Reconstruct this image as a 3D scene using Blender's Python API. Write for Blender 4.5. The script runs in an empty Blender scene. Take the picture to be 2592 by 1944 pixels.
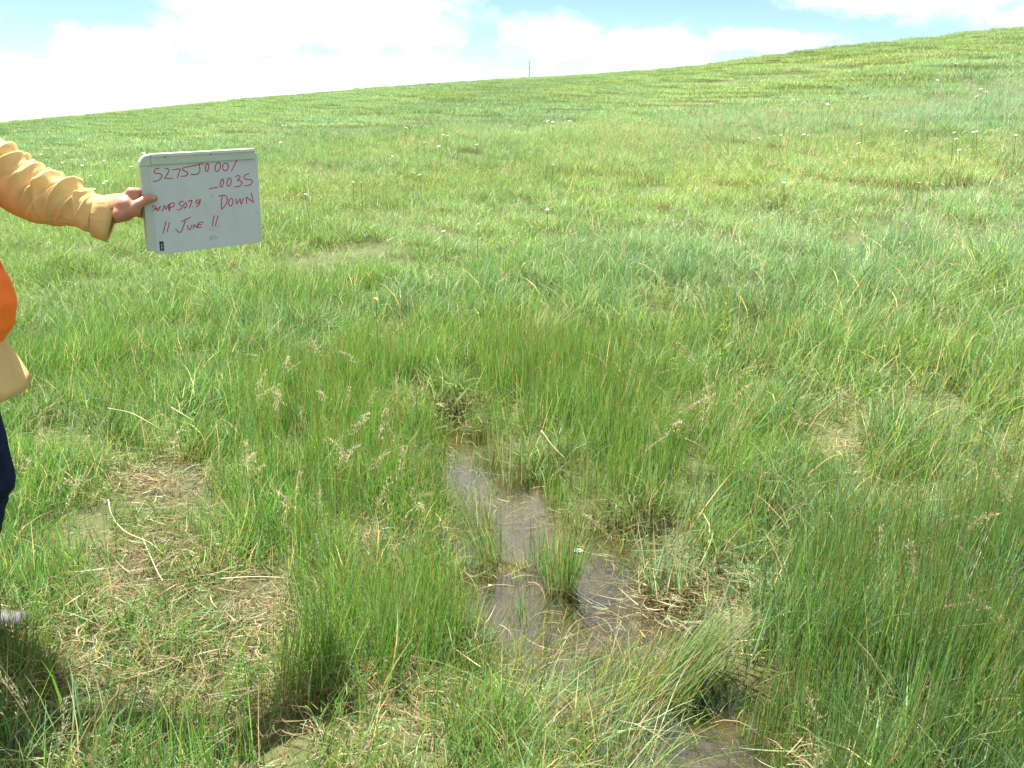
import bpy, bmesh, math
import numpy as np
from mathutils import Vector, Matrix, Euler

rng = np.random.default_rng(11)
scene = bpy.context.scene
COL = scene.collection
R_ = math.radians

# ------------------------------------------------------------------ camera
FPX = 2543.0                      # focal length in photograph pixels (2592 wide)
CAM = np.array([0.0, 0.0, 1.65])
PITCH = R_(16.0)
cam_d = bpy.data.cameras.new("camera")
cam_d.sensor_width = 36.0
cam_d.lens = 36.0 * FPX / 2592.0
cam_d.clip_start = 0.05
cam_d.clip_end = 4000.0
cam = bpy.data.objects.new("camera", cam_d)
COL.objects.link(cam)
cam.location = CAM
cam.rotation_euler = (math.pi / 2 - PITCH, 0, 0)
scene.camera = cam

# ------------------------------------------------------------------ light
SUN_EL, SUN_AZ = R_(64.0), R_(-28.0)      # azimuth measured from +Y towards +X
scene.view_settings.view_transform = 'Standard'
scene.view_settings.look = 'None'
scene.view_settings.gamma = 1.0
scene.view_settings.exposure = 1.9
scene.view_settings.use_curve_mapping = False
scene.cycles.max_bounces = 6
scene.cycles.diffuse_bounces = 3
scene.cycles.glossy_bounces = 2
scene.cycles.transmission_bounces = 4
scene.cycles.transparent_max_bounces = 6
scene.cycles.caustics_reflective = False
scene.cycles.caustics_refractive = False
sun_d = bpy.data.lights.new("sun", 'SUN')
sun_d.energy = 5.0
sun_d.angle = R_(0.53)
sun_d.color = (1.0, 0.97, 0.92)
sun = bpy.data.objects.new("sun", sun_d)
COL.objects.link(sun)
sdir = Vector((math.sin(SUN_AZ) * math.cos(SUN_EL), math.cos(SUN_AZ) * math.cos(SUN_EL), math.sin(SUN_EL)))
sun.rotation_euler = (-sdir).to_track_quat('-Z', 'Y').to_euler()
sun.location = (0, 0, 30)

world = bpy.data.worlds.new("World")
scene.world = world
world.use_nodes = True


def build_world():
    nt = world.node_tree
    N, L = nt.nodes, nt.links
    N.clear()

    def math_(op, a, b=None, c=None):
        n = N.new('ShaderNodeMath'); n.operation = op
        for i, v in enumerate((a, b, c)):
            if v is None:
                continue
            if isinstance(v, (int, float)):
                n.inputs[i].default_value = v
            else:
                L.new(v, n.inputs[i])
        return n.outputs[0]

    out = N.new('ShaderNodeOutputWorld')
    bg = N.new('ShaderNodeBackground')
    bg.inputs[1].default_value = 0.055
    L.new(bg.outputs[0], out.inputs[0])
    sky = N.new('ShaderNodeTexSky')
    sky.sky_type = 'NISHITA'
    sky.sun_disc = False
    sky.sun_elevation = SUN_EL
    sky.sun_rotation = SUN_AZ
    sky.altitude = 600
    sky.air_density = 0.7
    sky.dust_density = 0.0
    sky.ozone_density = 2.0
    tc = N.new('ShaderNodeTexCoord')
    sp = N.new('ShaderNodeSeparateXYZ')
    L.new(tc.outputs['Generated'], sp.inputs[0])
    az = math_('ARCTAN2', sp.outputs[0], sp.outputs[1])
    el = math_('ARCSINE', sp.outputs[2])
    azd = math_('MULTIPLY', az, 57.29578)
    eld = math_('MULTIPLY', el, 57.29578)
    # billow noise wobbles the cloud edges
    cv = N.new('ShaderNodeCombineXYZ')
    L.new(azd, cv.inputs[0]); L.new(math_('MULTIPLY', eld, 1.6), cv.inputs[1])
    nz = N.new('ShaderNodeTexNoise'); nz.noise_dimensions = '2D'
    nz.inputs['Scale'].default_value = 0.42
    nz.inputs['Detail'].default_value = 7
    nz.inputs['Roughness'].default_value = 0.6
    L.new(cv.outputs[0], nz.inputs['Vector'])
    wob = math_('SUBTRACT', nz.outputs[0], 0.5)
    # the bank of cumulus along the horizon: centres in degrees, repeated round the horizon
    period = 62.0
    azw = math_('WRAP', azd, period / 2, -period / 2)
    bank = [(-13.5, 3.7, 4.6, 1.6), (-7, 3.9, 4.8, 1.5), (-20.7, 2.3, 2.7, 1.0), (-25.5, 0.5, 3.4, 1.1), (-27.3, 3.8, 1.8, .5),
            (2.2, 3.0, 2.6, 1.15), (7, 2.4, 3.7, 1.1), (13.5, 2.8, 3.4, .5), (21, 5.0, 6.5, 1.1), (28, 3.6, 4, 1.0),
            (-8.5, 1.2, 6.5, .9), (0, 5.7, 3, .5), (-16, .6, 4, .6)]
    dens = None
    for (a, e, ra, re) in bank:
        dx = math_('DIVIDE', math_('SUBTRACT', azw, a), ra * 1.12)
        dy = math_('DIVIDE', math_('SUBTRACT', eld, e), re * 1.28)
        d = math_('SUBTRACT', 1.0, math_('SQRT', math_('ADD', math_('MULTIPLY', dx, dx), math_('MULTIPLY', dy, dy))))
        dens = d if dens is None else math_('SMOOTH_MAX', dens, d, 0.12)
    dens = math_('ADD', dens, math_('MULTIPLY', wob, 1.3))
    mr = N.new('ShaderNodeMapRange'); mr.interpolation_type = 'SMOOTHSTEP'
    mr.inputs['From Min'].default_value = -0.2
    mr.inputs['From Max'].default_value = 0.70
    L.new(dens, mr.inputs['Value'])
    # scattered cumulus higher up, on a flat cloud layer
    zz = math_('ADD', math_('MAXIMUM', sp.outputs[2], 0.0), 0.10)
    cp = N.new('ShaderNodeCombineXYZ')
    L.new(math_('SUBTRACT', math_('DIVIDE', sp.outputs[0], zz), 0.28), cp.inputs[0])
    L.new(math_('DIVIDE', sp.outputs[1], zz), cp.inputs[1])
    n2 = N.new('ShaderNodeTexNoise'); n2.noise_dimensions = '2D'
    n2.inputs['Scale'].default_value = 1.15
    n2.inputs['Detail'].default_value = 8
    n2.inputs['Roughness'].default_value = 0.55
    L.new(cp.outputs[0], n2.inputs['Vector'])
    mr2 = N.new('ShaderNodeMapRange'); mr2.interpolation_type = 'SMOOTHSTEP'
    mr2.inputs['From Min'].default_value = 0.38
    mr2.inputs['From Max'].default_value = 0.54
    L.new(n2.outputs[0], mr2.inputs['Value'])
    hi = N.new('ShaderNodeMapRange'); hi.interpolation_type = 'SMOOTHSTEP'
    hi.inputs['From Min'].default_value = 7.0
    hi.inputs['From Max'].default_value = 13.0
    L.new(eld, hi.inputs['Value'])
    mask = math_('ADD', math_('MULTIPLY', mr.outputs[0], math_('SUBTRACT', 1.0, hi.outputs[0])),
                 math_('MULTIPLY', mr2.outputs[0], hi.outputs[0]))
    # cloud brightness: white tops, slightly grey-blue bodies
    shade = N.new('ShaderNodeMapRange')
    shade.inputs['From Min'].default_value = 0.35
    shade.inputs['From Max'].default_value = 0.68
    shade.inputs['To Min'].default_value = 0.82
    shade.inputs['To Max'].default_value = 1.0
    L.new(nz.outputs[0], shade.inputs['Value'])
    cc = N.new('ShaderNodeMix'); cc.data_type = 'RGBA'
    cc.inputs[6].default_value = (6.2, 6.5, 6.8, 1)
    cc.inputs[7].default_value = (7.6, 7.5, 7.4, 1)
    L.new(shade.outputs[0], cc.inputs[0])
    mx = N.new('ShaderNodeMix'); mx.data_type = 'RGBA'
    L.new(math_('MULTIPLY', mask, 0.96), mx.inputs[0])
    tn = N.new('ShaderNodeMix'); tn.data_type = 'RGBA'; tn.blend_type = 'MULTIPLY'
    tn.inputs[0].default_value = 1.0
    tn.inputs[7].default_value = SKY_TINT
    L.new(sky.outputs[0], tn.inputs[6])
    L.new(tn.outputs[2], mx.inputs[6])
    L.new(cc.outputs[2], mx.inputs[7])
    L.new(mx.outputs[2], bg.inputs[0])


SKY_TINT = (0.70, 0.76, 0.70, 1)
build_world()

# ------------------------------------------------------------------ pixel helpers
FWD = np.array([0, math.cos(PITCH), -math.sin(PITCH)])
UP = np.array([0, math.sin(PITCH), math.cos(PITCH)])
RIGHT = np.array([1.0, 0, 0])


def ray(px, py):
    d = FWD + RIGHT * ((px - 1296) / FPX) + UP * ((972 - py) / FPX)
    return d


def at_y(px, py, Y):
    d = ray(px, py)
    return CAM + d * (Y / d[1])


def project(P):
    d = np.asarray(P, float) - CAM
    z = d @ FWD
    zz = np.where(z > 0.05, z, 0.05)
    return 1296 + FPX * (d @ RIGHT) / zz, 972 - FPX * (d @ UP) / zz, z


# ------------------------------------------------------------------ noise
def _hash(ix, iy, seed):
    n = (ix.astype(np.int64) * 374761393 + iy.astype(np.int64) * 668265263 + seed * 974634777) & 0xffffffff
    n = ((n ^ (n >> 13)) * 1274126177) & 0xffffffff
    return ((n ^ (n >> 16)) & 0xffff) / 65535.0


def vnoise(x, y, seed=0):
    x = np.asarray(x, float); y = np.asarray(y, float)
    ix, iy = np.floor(x), np.floor(y)
    fx, fy = x - ix, y - iy
    fx = fx * fx * (3 - 2 * fx); fy = fy * fy * (3 - 2 * fy)
    a = _hash(ix, iy, seed); b = _hash(ix + 1, iy, seed)
    c = _hash(ix, iy + 1, seed); d = _hash(ix + 1, iy + 1, seed)
    return (a * (1 - fx) + b * fx) * (1 - fy) + (c * (1 - fx) + d * fx) * fy


def fbm(x, y, seed=0, octs=4):
    s, a, t = 0.0, 0.5, 0.0
    for o in range(octs):
        s = s + a * vnoise(x * 2 ** o, y * 2 ** o, seed + o * 17)
        t += a; a *= 0.5
    return s / t


def sstep(a, b, x):
    t = np.clip((np.asarray(x, float) - a) / (b - a), 0, 1)
    return t * t * (3 - 2 * t)


def in_poly(px, py, poly):
    px = np.asarray(px, float); py = np.asarray(py, float)
    ins = np.zeros(px.shape, bool)
    n = len(poly)
    for i in range(n):
        x1, y1 = poly[i]; x2, y2 = poly[(i + 1) % n]
        c = ((y1 > py) != (y2 > py)) & (px < (x2 - x1) * (py - y1) / (y2 - y1 + 1e-9) + x1)
        ins ^= c
    return ins


def seg_dist(px, py, poly):
    d = np.full(np.shape(px), 1e9)
    n = len(poly)
    for i in range(n):
        x1, y1 = poly[i]; x2, y2 = poly[(i + 1) % n]
        vx, vy = x2 - x1, y2 - y1
        t = np.clip(((px - x1) * vx + (py - y1) * vy) / (vx * vx + vy * vy + 1e-12), 0, 1)
        d = np.minimum(d, np.hypot(px - x1 - t * vx, py - y1 - t * vy))
    return d


def poly_ground(pp):
    """outline of a patch on the flat near ground, from photograph pixels"""
    o = []
    for (a, b) in pp:
        d = ray(a, b)
        p = CAM + d * ((0.0 - CAM[2]) / d[2])
        o.append((p[0], p[1]))
    return o


# ------------------------------------------------------------------ terrain
SKYLINE = [(0, 307), (352, 272), (644, 244), (937, 220), (1172, 202), (1465, 185), (1758, 164), (1992, 135), (2226, 109), (2592, 70)]
_az, _e = [], []
for (a, b) in SKYLINE:
    d = ray(a, b)
    _az.append(math.atan2(d[0], d[1]))
    _e.append(d[2] / math.hypot(d[0], d[1]) - 0.0043)
_az = [-math.pi, R_(-100), R_(-50)] + _az + [R_(50), R_(100), math.pi]
_e = [-0.01, -0.03, -0.028] + _e + [0.068, 0.04, -0.01]
RC = 92.0

POOL_PX = [(1115, 1050), (1180, 1055), (1205, 1150), (1260, 1175), (1370, 1190), (1405, 1260), (1395, 1320), (1480, 1335),
           (1640, 1345), (1665, 1395), (1620, 1440), (1650, 1500), (1740, 1550), (1790, 1620), (1690, 1650), (1560, 1690),
           (1440, 1715), (1340, 1800), (1225, 1790), (1222, 1600), (1180, 1480), (1120, 1400), (1106, 1250)]
POOL2_PX = [(1600, 1800), (1700, 1770), (1790, 1740), (1890, 1780), (1950, 1860), (1990, 2150), (1660, 2250), (1590, 1930)]
POOL = poly_ground(POOL_PX)
POOL2 = poly_ground(POOL2_PX)
WATER_Z = -0.012


def pool_sd(x, y):
    """signed distance to the puddle outline, negative inside"""
    s = []
    for P in (POOL, POOL2):
        d = seg_dist(x, y, P)
        s.append(np.where(in_poly(x, y, P), -d, d))
    return np.minimum(s[0], s[1])


def height(x, y):
    x = np.asarray(x, float); y = np.asarray(y, float)
    r = np.hypot(x, y) + 1e-6
    az = np.arctan2(x, y)
    e = np.interp(az, _az, _e)
    prof = r * (e + 3.3 / RC) - 1.65 * r * r / RC ** 2
    zr = 1.65 + RC * e
    rr = np.maximum(r - RC, 0)
    back = zr + rr * (e - 0.0095) + 0.0095 * 25 * (1 - np.exp(-rr / 25))
    z = np.where(r < RC, prof, back)
    z = z * sstep(2.5, 11.0, r)
    amp = sstep(4, 25, r)
    z = z + amp * (0.34 * (fbm(x / 7.0, y / 5.0, 3) - 0.5) + 0.9 * sstep(40, 90, r) * (fbm(x / 30.0, y / 22.0, 5, 3) - 0.5) * 0.6)
    # little slumped terraces on the right part of the slope
    ter = sstep(0.12, 0.3, az) * sstep(20, 34, r) * (1 - sstep(60, 80, r))
    q = (r + 5.0 * (fbm(x / 9.0, y / 9.0, 9, 3) - 0.5)) / 8.0
    fr = q - np.floor(q)
    z = z + ter * 0.42 * (sstep(0.0, 0.22, fr) - fr)
    # hummocks close by and the wet hollow with the puddle
    near = 1 - sstep(7, 14, r)
    z = z + near * (0.05 * (fbm(x / 0.55, y / 0.55, 21, 3) - 0.42) + 0.02 * (fbm(x / 0.14, y / 0.14, 31, 2) - 0.5))
    m = (r < 9)
    if np.any(m):
        sd = np.full(np.shape(z), 9.0)
        if np.ndim(z) == 0:
            sd = pool_sd(x, y)
        else:
            sd[m] = pool_sd(x[m], y[m])
        sd = sd + 0.05 * (fbm(x / 0.25, y / 0.25, 41, 3) - 0.5)
        w = 1 - sstep(-0.03, 0.22, sd)
        floor = -0.045 + 0.115 * (fbm(x / 0.20, y / 0.42, 51, 3) - 0.5)
        z = z * (1 - w) + floor * w
        z = z + 0.028 * sstep(0.0, 0.16, sd) * (1 - sstep(0.5, 2.0, sd))
    return z


def hit(px, py, above=0.0):
    """where a pixel's ray meets the ground raised by `above`"""
    d = ray(px, py)
    t = 1.2
    last = t
    while t < 400:
        p = CAM + d * t
        if p[2] < float(height(p[0], p[1])) + above:
            a, b = last, t
            for _ in range(18):
                mth = 0.5 * (a + b)
                p = CAM + d * mth
                if p[2] < float(height(p[0], p[1])) + above:
                    b = mth
                else:
                    a = mth
            p = CAM + d * b
            return np.array([p[0], p[1], float(height(p[0], p[1]))]), p
        last = t
        t *= 1.02
    return None, None


# ------------------------------------------------------------------ materials
def new_mat(name):
    m = bpy.data.materials.new(name)
    m.use_nodes = True
    m.node_tree.nodes.clear()
    return m, m.node_tree.nodes, m.node_tree.links


def simple_mat(name, col, rough=0.6, noise=0.0, scale=40.0, bump=0.0, bscale=200.0, spec=0.4, metallic=0.0, translucent=0.0, col2=None):
    m, N, L = new_mat(name)
    out = N.new('ShaderNodeOutputMaterial')
    b = N.new('ShaderNodeBsdfPrincipled')
    b.inputs['Roughness'].default_value = rough
    b.inputs['Metallic'].default_value = metallic
    b.inputs['Specular IOR Level'].default_value = spec
    b.inputs['Base Color'].default_value = (*col, 1)
    tc = N.new('ShaderNodeTexCoord')
    csock = None
    if noise > 0:
        nz = N.new('ShaderNodeTexNoise'); nz.inputs['Scale'].default_value = scale
        nz.inputs['Detail'].default_value = 5
        L.new(tc.outputs['Object'], nz.inputs['Vector'])
        mx = N.new('ShaderNodeMix'); mx.data_type = 'RGBA'
        c2 = col2 if col2 else tuple(c * (1 - noise) for c in col)
        mx.inputs[6].default_value = (*c2, 1)
        mx.inputs[7].default_value = (*tuple(min(1, c * (1 + noise * 0.4)) for c in col), 1)
        mr = N.new('ShaderNodeMapRange')
        mr.inputs['From Min'].default_value = 0.3; mr.inputs['From Max'].default_value = 0.7
        L.new(nz.outputs[0], mr.inputs['Value'])
        L.new(mr.outputs[0], mx.inputs[0])
        L.new(mx.outputs[2], b.inputs['Base Color'])
        csock = mx.outputs[2]
    if bump > 0:
        n2 = N.new('ShaderNodeTexNoise'); n2.inputs['Scale'].default_value = bscale
        n2.inputs['Detail'].default_value = 4
        L.new(tc.outputs['Object'], n2.inputs['Vector'])
        bp = N.new('ShaderNodeBump'); bp.inputs['Strength'].default_value = bump
        bp.inputs['Distance'].default_value = 0.003
        L.new(n2.outputs[0], bp.inputs['Height'])
        L.new(bp.outputs[0], b.inputs['Normal'])
    if translucent > 0:
        t = N.new('ShaderNodeBsdfTranslucent')
        t.inputs[0].default_value = (*col, 1)
        if csock:
            L.new(csock, t.inputs[0])
        mix = N.new('ShaderNodeMixShader'); mix.inputs[0].default_value = translucent
        L.new(b.outputs[0], mix.inputs[1]); L.new(t.outputs[0], mix.inputs[2])
        L.new(mix.outputs[0], out.inputs[0])
    else:
        L.new(b.outputs[0], out.inputs[0])
    return m


def blade_mat(name, instanced, trans=0.5, rough=0.45):
    m, N, L = new_mat(name)
    out = N.new('ShaderNodeOutputMaterial')
    a = N.new('ShaderNodeAttribute'); a.attribute_name = 'Col'
    c = a.outputs['Color']
    if instanced:
        t = N.new('ShaderNodeAttribute'); t.attribute_type = 'INSTANCER'; t.attribute_name = 'tint'
        mx = N.new('ShaderNodeMix'); mx.data_type = 'RGBA'; mx.blend_type = 'MULTIPLY'
        mx.inputs[0].default_value = 1.0
        L.new(c, mx.inputs[6]); L.new(t.outputs['Color'], mx.inputs[7])
        c = mx.outputs[2]
    b = N.new('ShaderNodeBsdfPrincipled')
    b.inputs['Roughness'].default_value = rough
    b.inputs['Specular IOR Level'].default_value = 0.35
    L.new(c, b.inputs['Base Color'])
    tr = N.new('ShaderNodeBsdfTranslucent')
    L.new(c, tr.inputs[0])
    mix = N.new('ShaderNodeMixShader'); mix.inputs[0].default_value = trans
    L.new(b.outputs[0], mix.inputs[1]); L.new(tr.outputs[0], mix.inputs[2])
    L.new(mix.outputs[0], out.inputs[0])
    return m


M_BLADE = blade_mat("grass_blades", True)
M_PLANT = blade_mat("plant_blades", False)
M_SHIRT = simple_mat("tan_shirt", (0.62, 0.45, 0.20), 0.85, 0.12, 14, 0.25, 900, 0.15, translucent=0.08)
M_VEST = simple_mat("orange_vest", (1.0, 0.20, 0.03), 0.7, 0.12, 10, 0.2, 700, 0.2)
M_JEANS = simple_mat("navy_trousers", (0.012, 0.022, 0.05), 0.9, 0.3, 30, 0.3, 900, 0.1)
M_SKIN = simple_mat("skin", (0.40, 0.185, 0.125), 0.5, 0.18, 25, 0.12, 500, 0.4)
M_HAIR = simple_mat("hair", (0.05, 0.03, 0.02), 0.6, 0.4, 60, 0.5, 200)
M_SHOE = simple_mat("shoe", (0.11, 0.105, 0.10), 0.7, 0.4, 30, 0.4, 200)
M_SOLE = simple_mat("sole", (0.45, 0.43, 0.4), 0.7, 0.3, 40)
M_BLACK = simple_mat("black_plastic", (0.012, 0.013, 0.015), 0.4)
M_ALU = simple_mat("frame_metal", (0.50, 0.56, 0.53), 0.4, 0.06, 20, metallic=0.0, spec=0.6)
M_RAIL = simple_mat("board_rail", (0.40, 0.465, 0.44), 0.45, 0.06, 20, spec=0.5)
M_INK = simple_mat("red_marker", (0.42, 0.014, 0.05), 0.5, 0.25, 150)
M_GREY = simple_mat("marker_smear", (0.38, 0.42, 0.45), 0.5, 0.12, 120)
M_WOOD = simple_mat("weathered_wood", (0.34, 0.32, 0.31), 0.85, 0.3, 8)
M_CERAM = simple_mat("insulator", (0.35, 0.36, 0.38), 0.3)
M_WHITE = simple_mat("white_petals", (0.85, 0.85, 0.80), 0.7, 0.06, 90, translucent=0.2)
M_YELLOW = simple_mat("yellow_petals", (0.85, 0.55, 0.02), 0.6, 0.1, 90, translucent=0.2)
M_DEBRIS = simple_mat("bleached_litter", (0.33, 0.29, 0.24), 0.8, 0.4, 60, 0.8, 90)


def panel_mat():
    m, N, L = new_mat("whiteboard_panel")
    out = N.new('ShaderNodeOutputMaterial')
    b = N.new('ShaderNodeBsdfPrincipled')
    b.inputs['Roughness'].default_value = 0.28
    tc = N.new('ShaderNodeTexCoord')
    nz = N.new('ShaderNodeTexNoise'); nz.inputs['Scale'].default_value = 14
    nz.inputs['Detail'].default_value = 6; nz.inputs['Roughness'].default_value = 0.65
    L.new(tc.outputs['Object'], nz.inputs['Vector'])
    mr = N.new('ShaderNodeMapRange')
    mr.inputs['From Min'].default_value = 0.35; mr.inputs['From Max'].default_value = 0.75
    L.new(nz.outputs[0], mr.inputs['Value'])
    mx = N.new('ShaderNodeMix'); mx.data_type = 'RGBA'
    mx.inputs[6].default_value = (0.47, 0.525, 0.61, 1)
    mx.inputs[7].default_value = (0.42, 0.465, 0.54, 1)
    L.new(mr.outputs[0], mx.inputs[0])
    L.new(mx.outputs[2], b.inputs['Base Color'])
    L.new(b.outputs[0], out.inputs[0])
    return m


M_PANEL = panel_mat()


def ground_mat():
    m, N, L = new_mat("ground_soil")
    out = N.new('ShaderNodeOutputMaterial')
    b = N.new('ShaderNodeBsdfPrincipled')
    b.inputs['Roughness'].default_value = 0.9
    b.inputs['Specular IOR Level'].default_value = 0.15
    tc = N.new('ShaderNodeTexCoord')
    at = N.new('ShaderNodeAttribute'); at.attribute_name = 'mud'

    def noise(s, d=6, r=0.6):
        n = N.new('ShaderNodeTexNoise'); n.inputs['Scale'].default_value = s
        n.inputs['Detail'].default_value = d; n.inputs['Roughness'].default_value = r
        L.new(tc.outputs['Object'], n.inputs['Vector'])
        return n.outputs[0]

    def ramp(src, a, b_, c0, c1):
        mr = N.new('ShaderNodeMapRange')
        mr.inputs['From Min'].default_value = a; mr.inputs['From Max'].default_value = b_
        L.new(src, mr.inputs['Value'])
        x = N.new('ShaderNodeMix'); x.data_type = 'RGBA'
        x.inputs[6].default_value = (*c0, 1); x.inputs[7].default_value = (*c1, 1)
        L.new(mr.outputs[0], x.inputs[0])
        return x.outputs[2]
    mud = ramp(noise(14), 0.3, 0.7, (0.038, 0.031, 0.015), (0.090, 0.074, 0.036))
    thatch = ramp(noise(9), 0.3, 0.7, (0.05, 0.065, 0.024), (0.095, 0.11, 0.042))
    mx = N.new('ShaderNodeMix'); mx.data_type = 'RGBA'
    L.new(at.outputs['Fac'], mx.inputs[0])
    L.new(thatch, mx.inputs[6]); L.new(mud, mx.inputs[7])
    L.new(mx.outputs[2], b.inputs['Base Color'])
    bp = N.new('ShaderNodeBump'); bp.inputs['Strength'].default_value = 0.6; bp.inputs['Distance'].default_value = 0.012
    L.new(noise(45, 6), bp.inputs['Height'])
    L.new(bp.outputs[0], b.inputs['Normal'])
    L.new(b.outputs[0], out.inputs[0])
    return m


def water_mat():
    m, N, L = new_mat("shallow_water")
    out = N.new('ShaderNodeOutputMaterial')
    tr = N.new('ShaderNodeBsdfTransparent'); tr.inputs[0].default_value = (0.74, 0.73, 0.55, 1)
    gl = N.new('ShaderNodeBsdfGlossy'); gl.inputs['Roughness'].default_value = 0.03
    gl.inputs[0].default_value = (1, 1, 1, 1)
    fr = N.new('ShaderNodeFresnel'); fr.inputs[0].default_value = 1.85
    tc = N.new('ShaderNodeTexCoord')
    nz = N.new('ShaderNodeTexNoise'); nz.inputs['Scale'].default_value = 22
    nz.inputs['Detail'].default_value = 3
    L.new(tc.outputs['Object'], nz.inputs['Vector'])
    bp = N.new('ShaderNodeBump'); bp.inputs['Strength'].default_value = 0.16; bp.inputs['Distance'].default_value = 0.01
    L.new(nz.outputs[0], bp.inputs['Height'])
    L.new(bp.outputs[0], gl.inputs['Normal']); L.new(bp.outputs[0], fr.inputs['Normal'])
    mx = N.new('ShaderNodeMixShader')
    L.new(fr.outputs[0], mx.inputs[0]); L.new(tr.outputs[0], mx.inputs[1]); L.new(gl.outputs[0], mx.inputs[2])
    L.new(mx.outputs[0], out.inputs[0])
    return m


# ------------------------------------------------------------------ object helpers
def mesh_obj(name, verts, faces, mat, parent=None, smooth=False, cols=None, link=True):
    me = bpy.data.meshes.new(name)
    me.from_pydata([tuple(v) for v in verts], [], [tuple(f) for f in faces])
    if mat:
        me.materials.append(mat)
    if cols is not None:
        a = me.color_attributes.new('Col', 'FLOAT_COLOR', 'POINT')
        a.data.foreach_set('color', np.asarray(cols, np.float32).ravel())
    if smooth:
        me.polygons.foreach_set('use_smooth', np.ones(len(me.polygons), bool))
    me.update()
    o = bpy.data.objects.new(name, me)
    if link:
        COL.objects.link(o)
    if parent is not None:
        o.parent = parent
    return o


def thing(name, label, cat, loc, group=None, rotz=0.0):
    o = bpy.data.objects.new(name, None)
    o.empty_display_size = 0.1
    COL.objects.link(o)
    o.location = loc
    o.rotation_euler = (0, 0, rotz)
    o['label'] = label; o['category'] = cat
    if group:
        o['group'] = group
    return o


def part(name, data, parent):
    o = bpy.data.objects.new(name, data)
    COL.objects.link(o)
    o.parent = parent
    return o


def tag(o, label, cat=None, group=None, kind=None):
    o['label'] = label
    if cat: o['category'] = cat
    if group: o['group'] = group
    if kind: o['kind'] = kind
    return o


# ------------------------------------------------------------------ ground and water
TRAMPLE_PX = [(230, 1190), (420, 1170), (520, 1320), (680, 1480), (765, 1530), (745, 1810), (560, 1870), (380, 1830), (40, 1800), (30, 1640), (250, 1520), (290, 1380)]
DRY_PX = [[(760, 1360), (860, 1330), (930, 1400), (860, 1440), (770, 1420)],
          [(1640, 1480), (1900, 1460), (1990, 1560), (1900, 1640), (1760, 1610), (1690, 1560)],
          [(2280, 1420), (2420, 1400), (2480, 1500), (2330, 1520)],
          [(1430, 1330), (1650, 1330), (1660, 1420), (1600, 1450), (1500, 1390)],
          [(480, 1430), (700, 1470), (740, 1560), (560, 1560)],
          [(1880, 1720), (2000, 1700), (2010, 1800), (1900, 1830)],
          [(1980, 1250), (2090, 1240), (2090, 1330), (1990, 1330)]]
RUSH_PX = [[(745, 1450), (900, 1360), (1130, 1380), (1215, 1510), (1250, 1720), (1150, 1870), (900, 1900), (770, 1870)],
           [(1140, 1060), (1130, 990), (1400, 930), (1680, 980), (1780, 1300), (1680, 1345), (1470, 1330), (1405, 1180), (1190, 1150)],
           [(640, 1000), (1110, 960), (1130, 1380), (900, 1380), (760, 1330), (680, 1200)],
           [(2000, 1560), (2600, 1420), (3000, 2100), (2100, 2100), (1960, 1900)]]
TRAMPLE = poly_ground(TRAMPLE_PX)
DRYS = [poly_ground(p) for p in DRY_PX]
RUSHES = [poly_ground(p) for p in RUSH_PX]


def soft_in(x, y, P, w=0.10, seed=61):
    d = seg_dist(x, y, P)
    sd = np.where(in_poly(x, y, P), -d, d) + 0.25 * (fbm(x / 0.3, y / 0.3, seed, 3) - 0.5)
    return 1 - sstep(-w, w, sd)


def axis(lo, hi, step, far, grow=1.13):
    a = list(np.arange(lo, hi + 1e-6, step))
    s = step; v = hi
    while v < far:
        s *= grow; v += s; a.append(v)
    s = step; v = lo; pre = []
    while v > -far:
        s *= grow; v -= s; pre.append(v)
    return np.array(pre[::-1] + a)


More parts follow.
